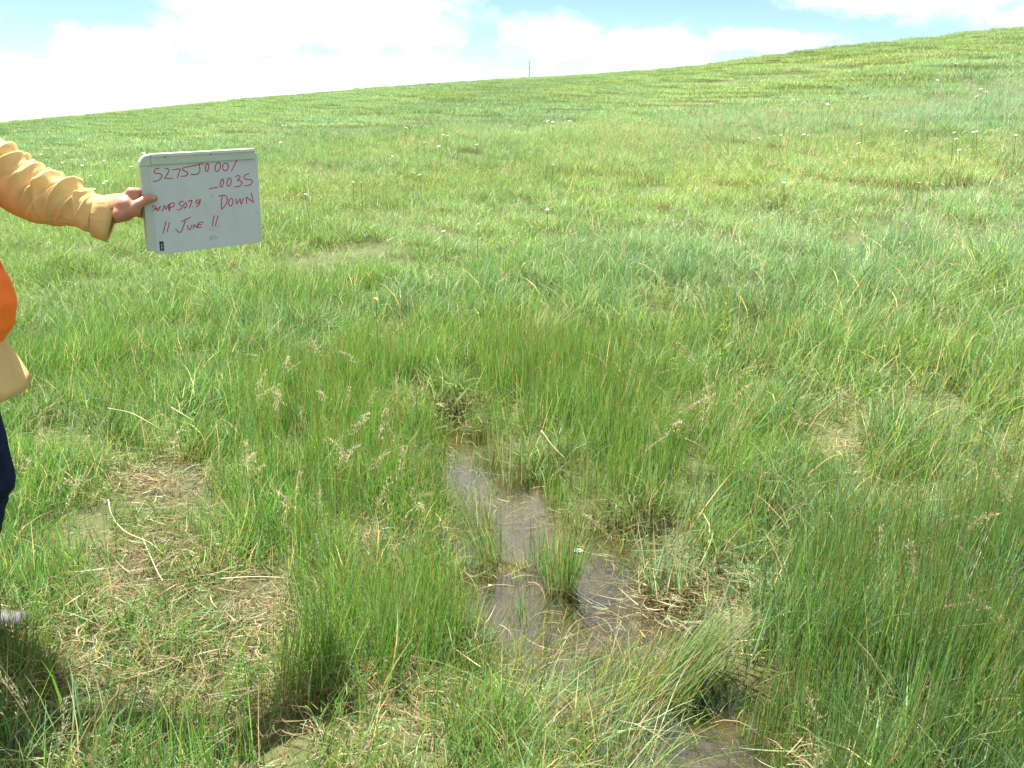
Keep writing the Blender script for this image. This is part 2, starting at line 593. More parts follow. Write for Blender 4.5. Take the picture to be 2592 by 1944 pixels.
def build_ground():
    xs = axis(-2.6, 2.6, 0.028, 1500, 1.10)
    ys = axis(1.2, 6.2, 0.028, 1500, 1.10)
    X, Y = np.meshgrid(xs, ys)
    Z = height(X, Y)
    nx, ny = len(xs), len(ys)
    V = np.stack([X.ravel(), Y.ravel(), Z.ravel()], 1)
    i = np.arange(ny - 1)[:, None] * nx + np.arange(nx - 1)[None, :]
    F = np.stack([i, i + 1, i + nx + 1, i + nx], -1).reshape(-1, 4)
    me = bpy.data.meshes.new('ground')
    me.from_pydata(V.tolist(), [], F.tolist())
    me.polygons.foreach_set('use_smooth', np.ones(len(me.polygons), bool))
    x, y = X.ravel(), Y.ravel()
    r = np.hypot(x, y)
    mud = np.zeros(len(x))
    m = r < 9
    a = 1 - sstep(-0.05, 0.20, pool_sd(x[m], y[m]))
    a = np.maximum(a, 0.9 * soft_in(x[m], y[m], TRAMPLE, 0.15))
    for P in DRYS:
        a = np.maximum(a, soft_in(x[m], y[m], P, 0.08))
    mud[m] = np.maximum(a, 0.35 * (1 - sstep(3, 8, r[m])))
    at = me.attributes.new('mud', 'FLOAT', 'POINT')
    at.data.foreach_set('value', mud.astype(np.float32))
    me.materials.append(ground_mat())
    o = bpy.data.objects.new('ground', me)
    COL.objects.link(o)
    o['kind'] = 'structure'
    o['label'] = 'grassy hillside soil rising to the right, muddy in the wet hollow'
    # water sheet: flat, only seen where the hollow is lower
    xs = [p[0] for p in POOL + POOL2]; ys = [p[1] for p in POOL + POOL2]
    n = 60
    hullx = np.linspace(min(xs) - 0.15, max(xs) + 0.15, n)
    hully = np.linspace(max(0.8, min(ys) - 0.15), max(ys) + 0.15, n)
    XX, YY = np.meshgrid(hullx, hully)
    keep = pool_sd(XX, YY) < 0.16
    V, F, ids = [], [], {}
    def vid(a, b):
        if (a, b) not in ids:
            ids[(a, b)] = len(V); V.append((hullx[a], hully[b], WATER_Z))
        return ids[(a, b)]
    for b in range(n - 1):
        for a in range(n - 1):
            if keep[b, a] or keep[b + 1, a] or keep[b, a + 1] or keep[b + 1, a + 1]:
                F.append((vid(a, b), vid(a + 1, b), vid(a + 1, b + 1), vid(a, b + 1)))
    w = mesh_obj('puddle_water', V, F, water_mat(), smooth=True)
    w['kind'] = 'structure'
    w['label'] = 'shallow clear puddle water lying between the rushes'


build_ground()


# ------------------------------------------------------------------ blades
def strips(x, y, z, h, bend, phi, w, psi, cols, seg=4, tip=None, base=None, droop=0.35, power=1.8, tipw=0.0):
    """N tapering blades. returns verts, faces, colours"""
    n = len(x)
    t = np.linspace(0, 1, seg + 1)
    off = (bend * h)[:, None] * t[None, :] ** power
    zz = z[:, None] + h[:, None] * (t[None, :] - droop * np.minimum(bend, 1.4)[:, None] * t[None, :] ** 2.4)
    cx = x[:, None] + off * np.cos(phi)[:, None]
    cy = y[:, None] + off * np.sin(phi)[:, None]
    ww = 0.5 * w[:, None] * np.maximum(tipw, (1 - t[None, :] ** 2.2)) * (0.7 + 0.3 * np.minimum(1, t[None, :] * 4))
    sx = np.cos(psi)[:, None] * ww; sy = np.sin(psi)[:, None] * ww
    V = np.empty((n, 2 * (seg + 1), 3))
    V[:, 0::2, 0] = cx - sx; V[:, 1::2, 0] = cx + sx
    V[:, 0::2, 1] = cy - sy; V[:, 1::2, 1] = cy + sy
    V[:, 0::2, 2] = zz; V[:, 1::2, 2] = zz
    C = np.ones((n, 2 * (seg + 1), 4))
    cc = np.repeat(cols[:, None, :], seg + 1, 1)
    if base is not None:
        k = np.clip(1 - t / 0.35, 0, 1)[None, :, None]
        cc = cc * (1 - k) + np.asarray(base)[None, None, :] * k
    if tip is not None:
        tc, amt = tip
        k = (np.clip((t - 0.72) / 0.28, 0, 1)[None, :, None]) * amt[:, None, None]
        cc = cc * (1 - k) + np.asarray(tc)[None, None, :] * k
    C[:, 0::2, :3] = cc; C[:, 1::2, :3] = cc
    b = np.arange(n)[:, None] * (2 * (seg + 1))
    F = []
    for s in range(seg):
        F.append(np.concatenate([b + 2 * s, b + 2 * s + 1, b + 2 * s + 3, b + 2 * s + 2], 1))
    F = np.concatenate(F, 0)
    return V.reshape(-1, 3), F, C.reshape(-1, 4)


def merge(parts):
    V, F, C, o = [], [], [], 0
    for v, f, c in parts:
        V.append(v); F.append(f + o); C.append(c); o += len(v)
    return np.concatenate(V), np.concatenate(F), np.concatenate(C)


G_FRESH = (0.155, 0.310, 0.045)
G_DEEP = (0.085, 0.215, 0.045)
G_BLUE = (0.165, 0.285, 0.140)
G_PALE = (0.275, 0.380, 0.165)
STRAW = (0.56, 0.46, 0.25)
BROWN = (0.26, 0.155, 0.07)
YELL = (0.36, 0.33, 0.06)


def pick(n, pal, jit=0.16):
    ws = np.array([p[1] for p in pal], float); ws /= ws.sum()
    idx = rng.choice(len(pal), n, p=ws)
    c = np.array([p[0] for p in pal])[idx]
    return np.clip(c * (1 + rng.normal(0, jit, (n, 1))) * (1 + rng.normal(0, 0.05, (n, 3))), 0.01, 0.9)


def disc(n, rad, gauss=False):
    a = rng.uniform(0, 2 * np.pi, n)
    r = rad * np.sqrt(rng.uniform(0, 1, n))
    return r * np.cos(a), r * np.sin(a)


def meadow(n, rad, h0, h1, w0, w1, pal, bend=(0.1, 0.7), seg=4, base=(0.20, 0.18, 0.06)):
    x, y = disc(n, rad)
    h = rng.uniform(h0, h1, n)
    return strips(x, y, np.full(n, -0.03), h, rng.uniform(*bend, n) ** 1.2, rng.uniform(0, 2 * np.pi, n), rng.uniform(w0, w1, n),
                  rng.uniform(0, np.pi, n), pick(n, pal), seg, base=base)


def rush(n, rad, h0, h1, w, pal, seg=4, browntip=0.3, bend=(0.02, 0.22)):
    x, y = disc(n, rad)
    h = rng.uniform(h0, h1, n)
    return strips(x, y, np.full(n, -0.06), h + 0.03, rng.uniform(*bend, n), rng.uniform(0, 2 * np.pi, n), np.full(n, w) * rng.uniform(0.8, 1.2, n),
                  rng.uniform(0, np.pi, n), pick(n, pal, 0.2), seg, tip=((0.30, 0.19, 0.07), (rng.uniform(0, 1, n) < browntip) * 1.0),
                  base=(0.24, 0.20, 0.05), tipw=0.35)


def lying(n, rad, l0, l1, w0, w1, pal, zmax=0.07):
    """flattened straw: long curved strips lying at all angles"""
    x, y = disc(n, rad)
    l = rng.uniform(l0, l1, n)
    z = rng.uniform(0.0, zmax, n)
    t = np.linspace(0, 1, 5)
    phi = rng.uniform(0, 2 * np.pi, n)
    curl = rng.normal(0, 0.7, n)
    rise = rng.uniform(-0.25, 0.5, n)
    ang = phi[:, None] + curl[:, None] * t
    cx = x[:, None] + np.cumsum(np.cos(ang), 1) * l[:, None] / 5
    cy = y[:, None] + np.cumsum(np.sin(ang), 1) * l[:, None] / 5
    cz = z[:, None] + l[:, None] * rise[:, None] * (t - t ** 2) * 0.9
    w = rng.uniform(w0, w1, n)
    ww = 0.5 * w[:, None] * (1 - 0.8 * t ** 2)
    nx = -np.sin(ang) * ww; ny = np.cos(ang) * ww
    roll = rng.uniform(-1, 1, n)[:, None] * ww
    V = np.empty((n, 10, 3))
    V[:, 0::2] = np.stack([cx - nx, cy - ny, cz - roll], -1)
    V[:, 1::2] = np.stack([cx + nx, cy + ny, cz + roll], -1)
    C = np.ones((n, 10, 4)); C[:, :, :3] = pick(n, pal, 0.22)[:, None, :]
    b = np.arange(n)[:, None] * 10
    F = np.concatenate([np.concatenate([b + 2 * s, b + 2 * s + 1, b + 2 * s + 3, b + 2 * s + 2], 1) for s in range(4)], 0)
    return V.reshape(-1, 3), F, C.reshape(-1, 4)


def panicles(n, rad, h0, h1, scale=1.0, spk=14, stem_w=0.0022):
    """tan seed heads on thin stems"""
    x, y = disc(n, rad)
    h = rng.uniform(h0, h1, n)
    bend = rng.uniform(0.1, 0.4, n); phi = rng.normal(0.0, 0.9, n)
    st = strips(x, y, np.zeros(n), h, bend, phi, np.full(n, stem_w * scale), rng.uniform(0, np.pi, n), pick(n, [((0.38, 0.36, 0.15), 1)]), 4, tipw=0.4)
    k = n * spk
    i = np.repeat(np.arange(n), spk)
    t = rng.uniform(0.74, 1.02, k)
    px = x[i] + bend[i] * h[i] * t ** 1.8 * np.cos(phi[i]); py = y[i] + bend[i] * h[i] * t ** 1.8 * np.sin(phi[i])
    pz = h[i] * (t - 0.35 * bend[i] * t ** 2.4)
    sp = 0.022 * scale * (1.08 - t) / 0.3
    px = px + rng.normal(0, 1, k) * sp; py = py + rng.normal(0, 1, k) * sp
    L = rng.uniform(0.008, 0.016, k) * scale
    sp_ = strips(px, py, pz, L, rng.uniform(0.2, 1.2, k), rng.uniform(0, 2 * np.pi, k), L * 0.42, rng.uniform(0, np.pi, k),
                 pick(k, [((0.46, 0.40, 0.25), 3), ((0.38, 0.30, 0.19), 1), ((0.38, 0.38, 0.18), 1)]), 2)
    return merge([st, sp_])


def proto_coll(name, gens):
    c = bpy.data.collections.new(name)
    for i, g in enumerate(gens):
        v, f, col = g
        o = mesh_obj('%s_%02d' % (name, i), v, f, M_BLADE, cols=col, link=False)
        c.objects.link(o)
    return c


PAL_M = [(G_FRESH, 5), (G_DEEP, 6), (G_BLUE, 2.5), (G_PALE, 1.0), (STRAW, 0.9), (YELL, 0.6)]
PAL_B = [(G_BLUE, 5), (G_FRESH, 2), (G_PALE, 1.8), (G_DEEP, 3.5), (STRAW, 0.9)]
PAL_R = [(G_BLUE, 2), (G_PALE, 0.8), (STRAW, 0.4), (G_FRESH, 5), (G_DEEP, 7), ((0.11, 0.27, 0.03), 5), (YELL, 0.6), (BROWN, 0.15)]
PAL_F = [(G_FRESH, 5), (G_DEEP, 1), (G_BLUE, 2), (G_PALE, 4), (STRAW, 0.5), (YELL, 0.3)]  # mid and far greens weighted pale: distance haze put into the blade colours
PAL_FB = [(G_FRESH, 4), (G_BLUE, 2.5), (G_PALE, 6), (STRAW, 0.7)]  # blue-green far mix, likewise paled to carry the haze in its colour
PAL_D = [((0.46, 0.38, 0.21), 3), ((0.34, 0.27, 0.15), 4), (BROWN, 4), ((0.26, 0.26, 0.10), 4), (G_PALE, 1.5), (G_DEEP, 1.5)]

P_NEAR = proto_coll('near_meadow',
    [merge([meadow(110, 0.15, 0.10, 0.28, 0.0025, 0.0045, PAL_M), lying(8, 0.15, 0.06, 0.16, 0.0015, 0.0034, PAL_M + PAL_D, 0.08)]) for _ in range(4)] +
    [merge([meadow(78, 0.15, 0.10, 0.32, 0.0035, 0.0065, PAL_B, (0.15, 0.9)), meadow(5, 0.14, 0.14, 0.30, 0.007, 0.011, PAL_B, (0.3, 1.2)), lying(7, 0.15, 0.06, 0.17, 0.0018, 0.0042, PAL_B + PAL_D, 0.08)]) for _ in range(4)])
P_RUSH = proto_coll('near_rush', [rush(95, 0.12, 0.16, 0.36, 0.0026, PAL_R) for _ in range(4)])
P_SPARSE = proto_coll('wet_rush', [merge([rush(16, 0.12, 0.10, 0.26, 0.0026, PAL_R + [(BROWN, 3), (YELL, 3)], bend=(0.1, 0.8)),
                                         lying(16, 0.15, 0.06, 0.22, 0.0014, 0.0026, PAL_D + [(G_FRESH, 4), (YELL, 4)], 0.05)]) for _ in range(4)])
P_THATCH = proto_coll('near_thatch', [lying(95, 0.17, 0.04, 0.16, 0.0014, 0.0032, PAL_D, 0.06) for _ in range(4)])
P_MID = proto_coll('mid_meadow',
    [merge([meadow(480, 0.42, 0.09, 0.25, 0.0030, 0.0062, PAL_F, (0.15, 1.1), seg=3), panicles(1, 0.4, 0.22, 0.32, 1.2, 10)]) for _ in range(4)] +
    [merge([meadow(480, 0.42, 0.09, 0.25, 0.0030, 0.0062, PAL_FB, (0.15, 1.1), seg=3), panicles(4, 0.4, 0.22, 0.32, 1.2, 10)]) for _ in range(3)])
P_FAR = proto_coll('far_meadow',
    [meadow(1300, 1.3, 0.07, 0.19, 0.006, 0.012, PAL_F, (0.2, 1.3), seg=3) for _ in range(4)] +
    [meadow(1300, 1.3, 0.07, 0.19, 0.006, 0.012, PAL_FB, (0.2, 1.3), seg=3) for _ in range(3)])


def scatter(name, coll, pts, euler, scl, idx, tint, label):
    n = len(pts)
    me = bpy.data.meshes.new(name)
    me.from_pydata(pts.tolist(), [], [])
    def add(nm, typ, arr, key):
        a = me.attributes.new(nm, typ, 'POINT')
        a.data.foreach_set(key, np.ascontiguousarray(arr).ravel())
    add('rot', 'FLOAT_VECTOR', euler.astype(np.float32), 'vector')
    add('scl', 'FLOAT_VECTOR', scl.astype(np.float32), 'vector')
    add('idx', 'INT', idx.astype(np.int32), 'value')
    t4 = np.ones((n, 4), np.float32); t4[:, :3] = tint
    add('tint', 'FLOAT_COLOR', t4, 'color')
    o = bpy.data.objects.new(name, me)
    COL.objects.link(o)
    ng = bpy.data.node_groups.new(name + '_nodes', 'GeometryNodeTree')
    ng.interface.new_socket('Geometry', in_out='INPUT', socket_type='NodeSocketGeometry')
    ng.interface.new_socket('Geometry', in_out='OUTPUT', socket_type='NodeSocketGeometry')
    N, L = ng.nodes, ng.links
    gi = N.new('NodeGroupInput'); go = N.new('NodeGroupOutput')
    mp = N.new('GeometryNodeMeshToPoints')
    ci = N.new('GeometryNodeCollectionInfo')
    ci.inputs['Collection'].default_value = coll
    ci.inputs['Separate Children'].default_value = True
    ci.inputs['Reset Children'].default_value = True
    ip = N.new('GeometryNodeInstanceOnPoints')
    ip.inputs['Pick Instance'].default_value = True
    def named(nm, typ):
        a = N.new('GeometryNodeInputNamedAttribute'); a.data_type = typ
        a.inputs['Name'].default_value = nm
        return a.outputs['Attribute']
    L.new(gi.outputs[0], mp.inputs[0])
    L.new(mp.outputs[0], ip.inputs['Points'])
    L.new(ci.outputs[0], ip.inputs['Instance'])
    L.new(named('idx', 'INT'), ip.inputs['Instance Index'])
    L.new(named('rot', 'FLOAT_VECTOR'), ip.inputs['Rotation'])
    L.new(named('scl', 'FLOAT_VECTOR'), ip.inputs['Scale'])
    L.new(ip.outputs[0], go.inputs[0])
    md = o.modifiers.new('scatter', 'NODES')
    md.node_group = ng
    tag(o, label, 'grass', kind='stuff')
    return o


def sample(r0, r1, dens, az0=-R_(46), az1=R_(46)):
    area = 0.5 * (r1 * r1 - r0 * r0) * (az1 - az0)
    n = int(area * dens)
    r = np.sqrt(rng.uniform(r0 * r0, r1 * r1, n))
    a = rng.uniform(az0, az1, n)
    return r * np.sin(a), r * np.cos(a)


def eulers(n, lean_x, lean_y, jitter):
    """random spin, then lean towards +x / +y"""
    spin = rng.uniform(0, 2 * np.pi, n)
    out = np.empty((n, 3))
    lx = lean_x + rng.normal(0, jitter, n); ly = lean_y + rng.normal(0, jitter, n)
    for i in range(n):
        m = Matrix.Rotation(lx[i], 3, 'Y') @ Matrix.Rotation(-ly[i], 3, 'X') @ Matrix.Rotation(spin[i], 3, 'Z')
        out[i] = m.to_euler()
    return out


def tints(x, y, amt=1.0):
    """patches of different grass across the slope: yellow-green, blue-green, pale seeding, deep"""
    r = np.hypot(x, y)
    sc = 1.0 + r / 14.0
    sc = np.clip(sc, 1, 4.5)
    a = fbm(x / 2.1, y / 2.6, 71, 4); b = fbm(x / 3.3, y / 4.6, 72, 4)
    a2 = fbm(x / 11, y / 15, 73, 3); b2 = fbm(x / 14, y / 17, 74, 3)
    k1 = np.clip((0.6 * a + 0.4 * a2 - 0.5) * 4.0, -1, 1) * amt
    k2 = np.clip((0.55 * b + 0.45 * b2 - 0.5) * 4.0, -1, 1) * amt
    t = np.ones((len(x), 3))
    t *= (1 + 0.17 * k2)[:, None]
    t[:, 0] *= 1 + 0.12 * k1; t[:, 2] *= 1 - 0.18 * k1; t[:, 1] *= 1 + 0.03 * k1
    # the right-hand side is paler and bluer, the left more yellow-green
    az = np.arctan2(x, y)
    s = np.clip(az / 0.5, -1, 1)
    t[:, 2] *= 1 + 0.12 * s * (1 - 0.6 * sstep(15, 40, r)); t[:, 0] *= 1 + 0.05 * s
    t *= (1 + 0.10 * s * sstep(3.5, 7, r))[:, None]
    t *= (1 + rng.normal(0, 0.07, len(x)))[:, None]
    return np.clip(t, 0.3, 2.2)


# --- near meadow (to 8 m)
def near_weights(x, y):
    pool = 1 - sstep(-0.06, 0.07, pool_sd(x, y) + 0.12 * (fbm(x / 0.2, y / 0.2, 81, 3) - 0.5))
    pool = pool * np.where(height(x, y) > WATER_Z + 0.004, 0.25, 1.0)
    tr = soft_in(x, y, TRAMPLE, 0.12)
    dry = np.zeros(len(x))
    for P in DRYS:
        dry = np.maximum(dry, soft_in(x, y, P, 0.06))
    rs = np.zeros(len(x))
    for P in RUSHES:
        rs = np.maximum(rs, soft_in(x, y, P, 0.35))
    return pool, tr, dry, rs


def before_pool(x, y):
    """1 on the banks where the plants stay low beside and in front of the water"""
    w = 1 - sstep(0.0, 0.22, pool_sd(x, y))
    for d in (-0.35, -0.2):
        w = np.maximum(w, 0.6 * (1 - sstep(-0.12, 0.05, pool_sd(x, y + d))))
    for d in (0.12, 0.24, 0.36, 0.5, 0.65):
        w = np.maximum(w, (1 - 0.7 * d) * (1 - sstep(-0.12, 0.03, pool_sd(x, y + d))))
    return w


def near_grass():
    x, y = sample(0.9, 8.3, 62)
    r = np.hypot(x, y)
    pool, tr, dry, rs = near_weights(x, y)
    keep_p = (1 - pool) * (1 - tr * (0.05 + 0.42 * (fbm(x / 0.22, y / 0.22, 83, 3) < 0.5))) * (1 - 0.7 * dry) * (1 - 0.72 * rs)
    clump = fbm(x / 0.28, y / 0.28, 91, 3)
    keep_p *= np.clip(0.5 + 1.9 * (clump - 0.32), 0.3, 1)
    keep_p *= 1 - 0.5 * sstep(7.0, 8.3, r)
    k = rng.uniform(0, 1, len(x)) < keep_p
    x, y, tr, dry, rs, clump, r = (q[k] for q in (x, y, tr, dry, rs, clump, r))
    n = len(x)
    az = np.arctan2(x, y)
    bluep = np.clip(0.38 + 0.9 * az + 1.4 * (fbm(x / 0.8, y / 0.8, 95, 2) - 0.5), 0.05, 0.95)
    idx = np.where(rng.uniform(0, 1, n) < bluep, rng.integers(4, 8, n), rng.integers(0, 4, n))
    s = rng.uniform(0.7, 1.3, n) * (0.65 + 0.85 * clump) * (1 - 0.5 * np.maximum(tr, dry)) * (1 + 0.12 * sstep(0, 0.4, az)) * (1 - 0.58 * before_pool(x, y))
    scl = np.stack([np.ones(n), np.ones(n), s], 1)
    scatter('near_meadow_grass', P_NEAR, np.stack([x, y, height(x, y)], 1), eulers(n, 0.16, -0.03, 0.17), scl, idx, tints(x, y),
            'mixed green and blue-green meadow grass around the puddle')
    # rushes
    x, y = sample(1.0, 8.0, 105)
    pool, tr, dry, rs = near_weights(x, y)
    k = rng.uniform(0, 1, len(x)) < rs * (1 - pool) * (1 - 0.85 * np.maximum(tr, dry)) * np.clip(0.5 + 2.2 * (fbm(x / 0.22, y / 0.22, 97, 3) - 0.33), 0.2, 1)
    x, y = x[k], y[k]; n = len(x)
    az = np.arctan2(x, y)
    s = rng.uniform(0.65, 1.15, n) * (1 + 0.5 * sstep(0.15, 0.4, az)) * (1 - 0.55 * before_pool(x, y))
    tt = tints(x, y, 0.6) * (1 - 0.22 * sstep(0.12, 0.35, az) * (1 - sstep(3.0, 4.5, np.hypot(x, y))))[:, None]
    scatter('rush_bed', P_RUSH, np.stack([x, y, height(x, y)], 1), eulers(n, 0.07, 0.0, 0.09), np.stack([np.ones(n), np.ones(n), s], 1),
            rng.integers(0, 4, n), tt, 'dense bright green rushes with brown tips beside the puddle')
    # thin stems and floating straw in the water
    x, y = sample(1.2, 5.5, 60)
    sd = pool_sd(x, y)
    k = (sd < 0.05) & (rng.uniform(0, 1, len(x)) < np.clip(0.44 + 2.4 * (fbm(x / 0.18, y / 0.34, 99, 3) - 0.47), 0.04, 0.95))
    x, y = x[k], y[k]; n = len(x)
    scatter('wet_stems', P_SPARSE, np.stack([x, y, np.maximum(height(x, y), WATER_Z - 0.03)], 1), eulers(n, 0.08, 0, 0.12),
            np.stack([np.ones(n)] * 3, 1) * rng.uniform(0.7, 1.1, (n, 1)), rng.integers(0, 4, n), tints(x, y, 0.5),
            'thin green and brown stems standing and floating in the puddle')
    # straw litter
    x, y = sample(1.0, 8.0, 75)
    pool, tr, dry, rs = near_weights(x, y)
    pr = np.maximum(np.maximum(tr * np.clip(3.2 * (fbm(x / 0.3, y / 0.3, 103, 3) - 0.36), 0.5, 0.75), 0.45 * dry), 0.08 + 0.25 * (fbm(x / 0.5, y / 0.5, 101, 3) > 0.6)) * (1 - 0.93 * pool)
    pr = np.maximum(pr, 0.07 * np.exp(-(pool_sd(x, y) / 0.08) ** 2))
    k = rng.uniform(0, 1, len(x)) < pr
    x, y = x[k], y[k]; n = len(x)
    z = np.maximum(height(x, y), WATER_Z)
    scatter('straw_litter', P_THATCH, np.stack([x, y, z], 1), eulers(n, 0.0, 0, 0.08),
            np.stack([np.ones(n)] * 3, 1) * rng.uniform(0.8, 1.2, (n, 1)), rng.integers(0, 4, n),
            np.clip(1 + rng.normal(0, 0.15, (n, 1)) * np.ones((1, 3)), 0.5, 1.4), 'flattened dry straw lying over bare soil')


near_grass()


def band_grass():
    x, y = sample(6.8, 24.0, 12.5)
    r = np.hypot(x, y)
    k = rng.uniform(0, 1, len(x)) < sstep(6.6, 8.4, r) * (1 - 0.6 * sstep(20, 24, r)) * np.clip(0.55 + 1.5 * (fbm(x / 0.9, y / 0.9, 111, 3) - 0.35), 0.3, 1)
    x, y, r = x[k], y[k], r[k]; n = len(x)
    az = np.arctan2(x, y)
    tt = tints(x, y)
    idx = np.where(rng.uniform(0, 1, n) < np.clip(0.4 + 0.8 * az + 2.2 * (fbm(x / 3, y / 3, 113, 2) - 0.5), 0.08, 0.92), rng.integers(4, 7, n), rng.integers(0, 4, n))
    s = rng.uniform(0.75, 1.15, n) * (0.65 + 0.7 * fbm(x / 2.2, y / 2.2, 115, 3))
    scatter('slope_meadow_grass', P_MID, np.stack([x, y, height(x, y)], 1), eulers(n, 0.10, 0.0, 0.10), np.stack([np.ones(n), np.ones(n), s], 1),
            idx, tt, 'windswept green grass with pale seed heads on the lower slope')
    x, y = sample(20.0, 118.0, 1.35)
    r = np.hypot(x, y)
    k = rng.uniform(0, 1, len(x)) < sstep(19, 24, r)
    x, y, r = x[k], y[k], r[k]; n = len(x)
    az = np.arctan2(x, y)
    idx = np.where(rng.uniform(0, 1, n) < np.clip(0.4 + 0.5 * az + 2.4 * (fbm(x / 8, y / 8, 117, 2) - 0.5), 0.08, 0.92), rng.integers(4, 7, n), rng.integers(0, 4, n))
    s = rng.uniform(0.7, 1.2, n) * (0.55 + 0.9 * fbm(x / 5, y / 5, 119, 3))
    sx = rng.uniform(0.9, 1.1, n)
    scatter('hill_meadow_grass', P_FAR, np.stack([x, y, height(x, y)], 1), eulers(n, 0.02, 0.0, 0.03), np.stack([sx, sx, s], 1),
            idx, tints(x, y), 'green grass covering the upper hillside to the skyline')


band_grass()


# ------------------------------------------------------------------ tubes, lofts, blobs
def tube(pts, rad, nseg=6, cap=True):
    pts = [Vector(p) for p in pts]
    n = len(pts)
    V, F = [], []
    t0 = (pts[1] - pts[0]).normalized()
    ref = Vector((0, 0, 1)) if abs(t0.z) < 0.9 else Vector((1, 0, 0))
    a = t0.cross(ref).normalized()
    for i in range(n):
        t = (pts[min(i + 1, n - 1)] - pts[max(i - 1, 0)]).normalized()
        a = (a - t * a.dot(t)).normalized()
        b = t.cross(a)
        r = rad[i] if hasattr(rad, '__len__') else rad
        for k in range(nseg):
            w = 2 * math.pi * k / nseg
            V.append(pts[i] + (a * math.cos(w) + b * math.sin(w)) * r)
    for i in range(n - 1):
        for k in range(nseg):
            F.append((i * nseg + k, i * nseg + (k + 1) % nseg, (i + 1) * nseg + (k + 1) % nseg, (i + 1) * nseg + k))
    if cap:
        F.append(tuple(range(nseg))[::-1]); F.append(tuple(range((n - 1) * nseg, n * nseg)))
    return V, F


def catmull(P, k=6):
    P = [np.asarray(p, float) for p in P]
    if len(P) < 3:
        return [P[0] + (P[-1] - P[0]) * t for t in np.linspace(0, 1, 4)]
    Q = [2 * P[0] - P[1]] + P + [2 * P[-1] - P[-2]]
    o = []
    for i in range(1, len(Q) - 2):
        for t in np.linspace(0, 1, k, endpoint=False):
            a, b, c, d = Q[i - 1], Q[i], Q[i + 1], Q[i + 2]
            o.append(0.5 * (2 * b + (c - a) * t + (2 * a - 5 * b + 4 * c - d) * t ** 2 + (-a + 3 * b - 3 * c + d) * t ** 3))
    o.append(P[-1])
    return o


def capsule(p0, r0, p1, r1, nseg=14):
    p0 = Vector(p0); p1 = Vector(p1)
    d = (p1 - p0)
    L = max(d.length, 1e-5)
    d = d / L if d.length > 1e-5 else Vector((0, 0, 1))
    pts, rad = [], []
    for a in (-84, -60, -35, -12):
        pts.append(p0 + d * (r0 * math.sin(R_(a)))); rad.append(r0 * math.cos(R_(a)))
    for a in (12, 35, 60, 84):
        pts.append(p1 + d * (r1 * math.sin(R_(a)))); rad.append(r1 * math.cos(R_(a)))
    return tube(pts, rad, nseg)


def blob(name, caps, voxel, smooth, mat, parent, factor=0.5, disp=None):
    """one continuous skin over overlapping tapered limbs"""
    V, F = [], []
    for c in caps:
        v, f = capsule(*c)
        o = len(V)
        V += v; F += [tuple(i + o for i in q) for q in f]
    tmp = mesh_obj(name + '_tmp', V, F, None)
    bm = bmesh.new(); bm.from_mesh(tmp.data); bmesh.ops.recalc_face_normals(bm, faces=bm.faces); bm.to_mesh(tmp.data); bm.free()
    rm = tmp.modifiers.new('r', 'REMESH'); rm.mode = 'VOXEL'; rm.voxel_size = voxel; rm.use_smooth_shade = True
    sm = tmp.modifiers.new('s', 'SMOOTH'); sm.iterations = smooth; sm.factor = factor
    dg = bpy.context.evaluated_depsgraph_get()
    me = bpy.data.meshes.new_from_object(tmp.evaluated_get(dg))
    me.name = name
    bpy.data.objects.remove(tmp)
    if disp:
        n = len(me.vertices)
        co = np.empty(n * 3); me.vertices.foreach_get('co', co); co = co.reshape(-1, 3)
        no = np.empty(n * 3); me.vertices.foreach_get('normal', no); no = no.reshape(-1, 3)
        co = co + no * disp(co)[:, None]
        me.vertices.foreach_set('co', co.ravel())
    me.materials.clear(); me.materials.append(mat)
    me.polygons.foreach_set('use_smooth', np.ones(len(me.polygons), bool))
    me.update()
    o = bpy.data.objects.new(name, me)
    COL.objects.link(o)
    o.parent = parent
    if parent is not None:
        o.matrix_parent_inverse = Matrix.Translation(parent.location).inverted()
    return o


def child_world(o, parent):
    """parent o whose mesh is in world coordinates"""
    o.parent = parent
    loc, rot, sca = parent.location, parent.rotation_euler, parent.scale
    o.matrix_parent_inverse = Matrix.LocRotScale(loc, rot, sca).inverted()
    return o


# ------------------------------------------------------------------ whiteboard
BW, BH = 0.356, 0.279
BC = np.array([-0.8918, 2.942, 1.3571])
yaw, pit, rol = 0.7254, 0.0507, 0.0154


def _rot(w):
    x, y, z = w
    y, z = y * math.cos(pit) - z * math.sin(pit), y * math.sin(pit) + z * math.cos(pit)
    x, y = x * math.cos(yaw) - y * math.sin(yaw), x * math.sin(yaw) + y * math.cos(yaw)
    return np.array([x, y, z])


BU = _rot((math.cos(rol), 0, math.sin(rol)))
BV = _rot((-math.sin(rol), 0, math.cos(rol)))
BN = np.cross(BU, BV)           # towards the viewer's side
if BN @ (CAM - BC) < 0:
    BN = -BN


def board_uv(px, py, off=0.0):
    d = ray(px, py)
    t = ((BC + BN * off - CAM) @ BN) / (d @ BN)
    p = CAM + d * t - BC
    return p @ BU, p @ BV


def rounded(u0, u1, v0, v1, rads, k=6):
    """outline, corner radii in order BL BR TR TL"""
    o = []
    for (cx, cy, a0, r) in ((u0 + rads[0], v0 + rads[0], 180, rads[0]), (u1 - rads[1], v0 + rads[1], 270, rads[1]),
                            (u1 - rads[2], v1 - rads[2], 0, rads[2]), (u0 + rads[3], v1 - rads[3], 90, rads[3])):
        for i in range(k + 1):
            w = R_(a0 + 90 * i / k)
            o.append((cx + r * math.cos(w), cy + r * math.sin(w)))
    return o


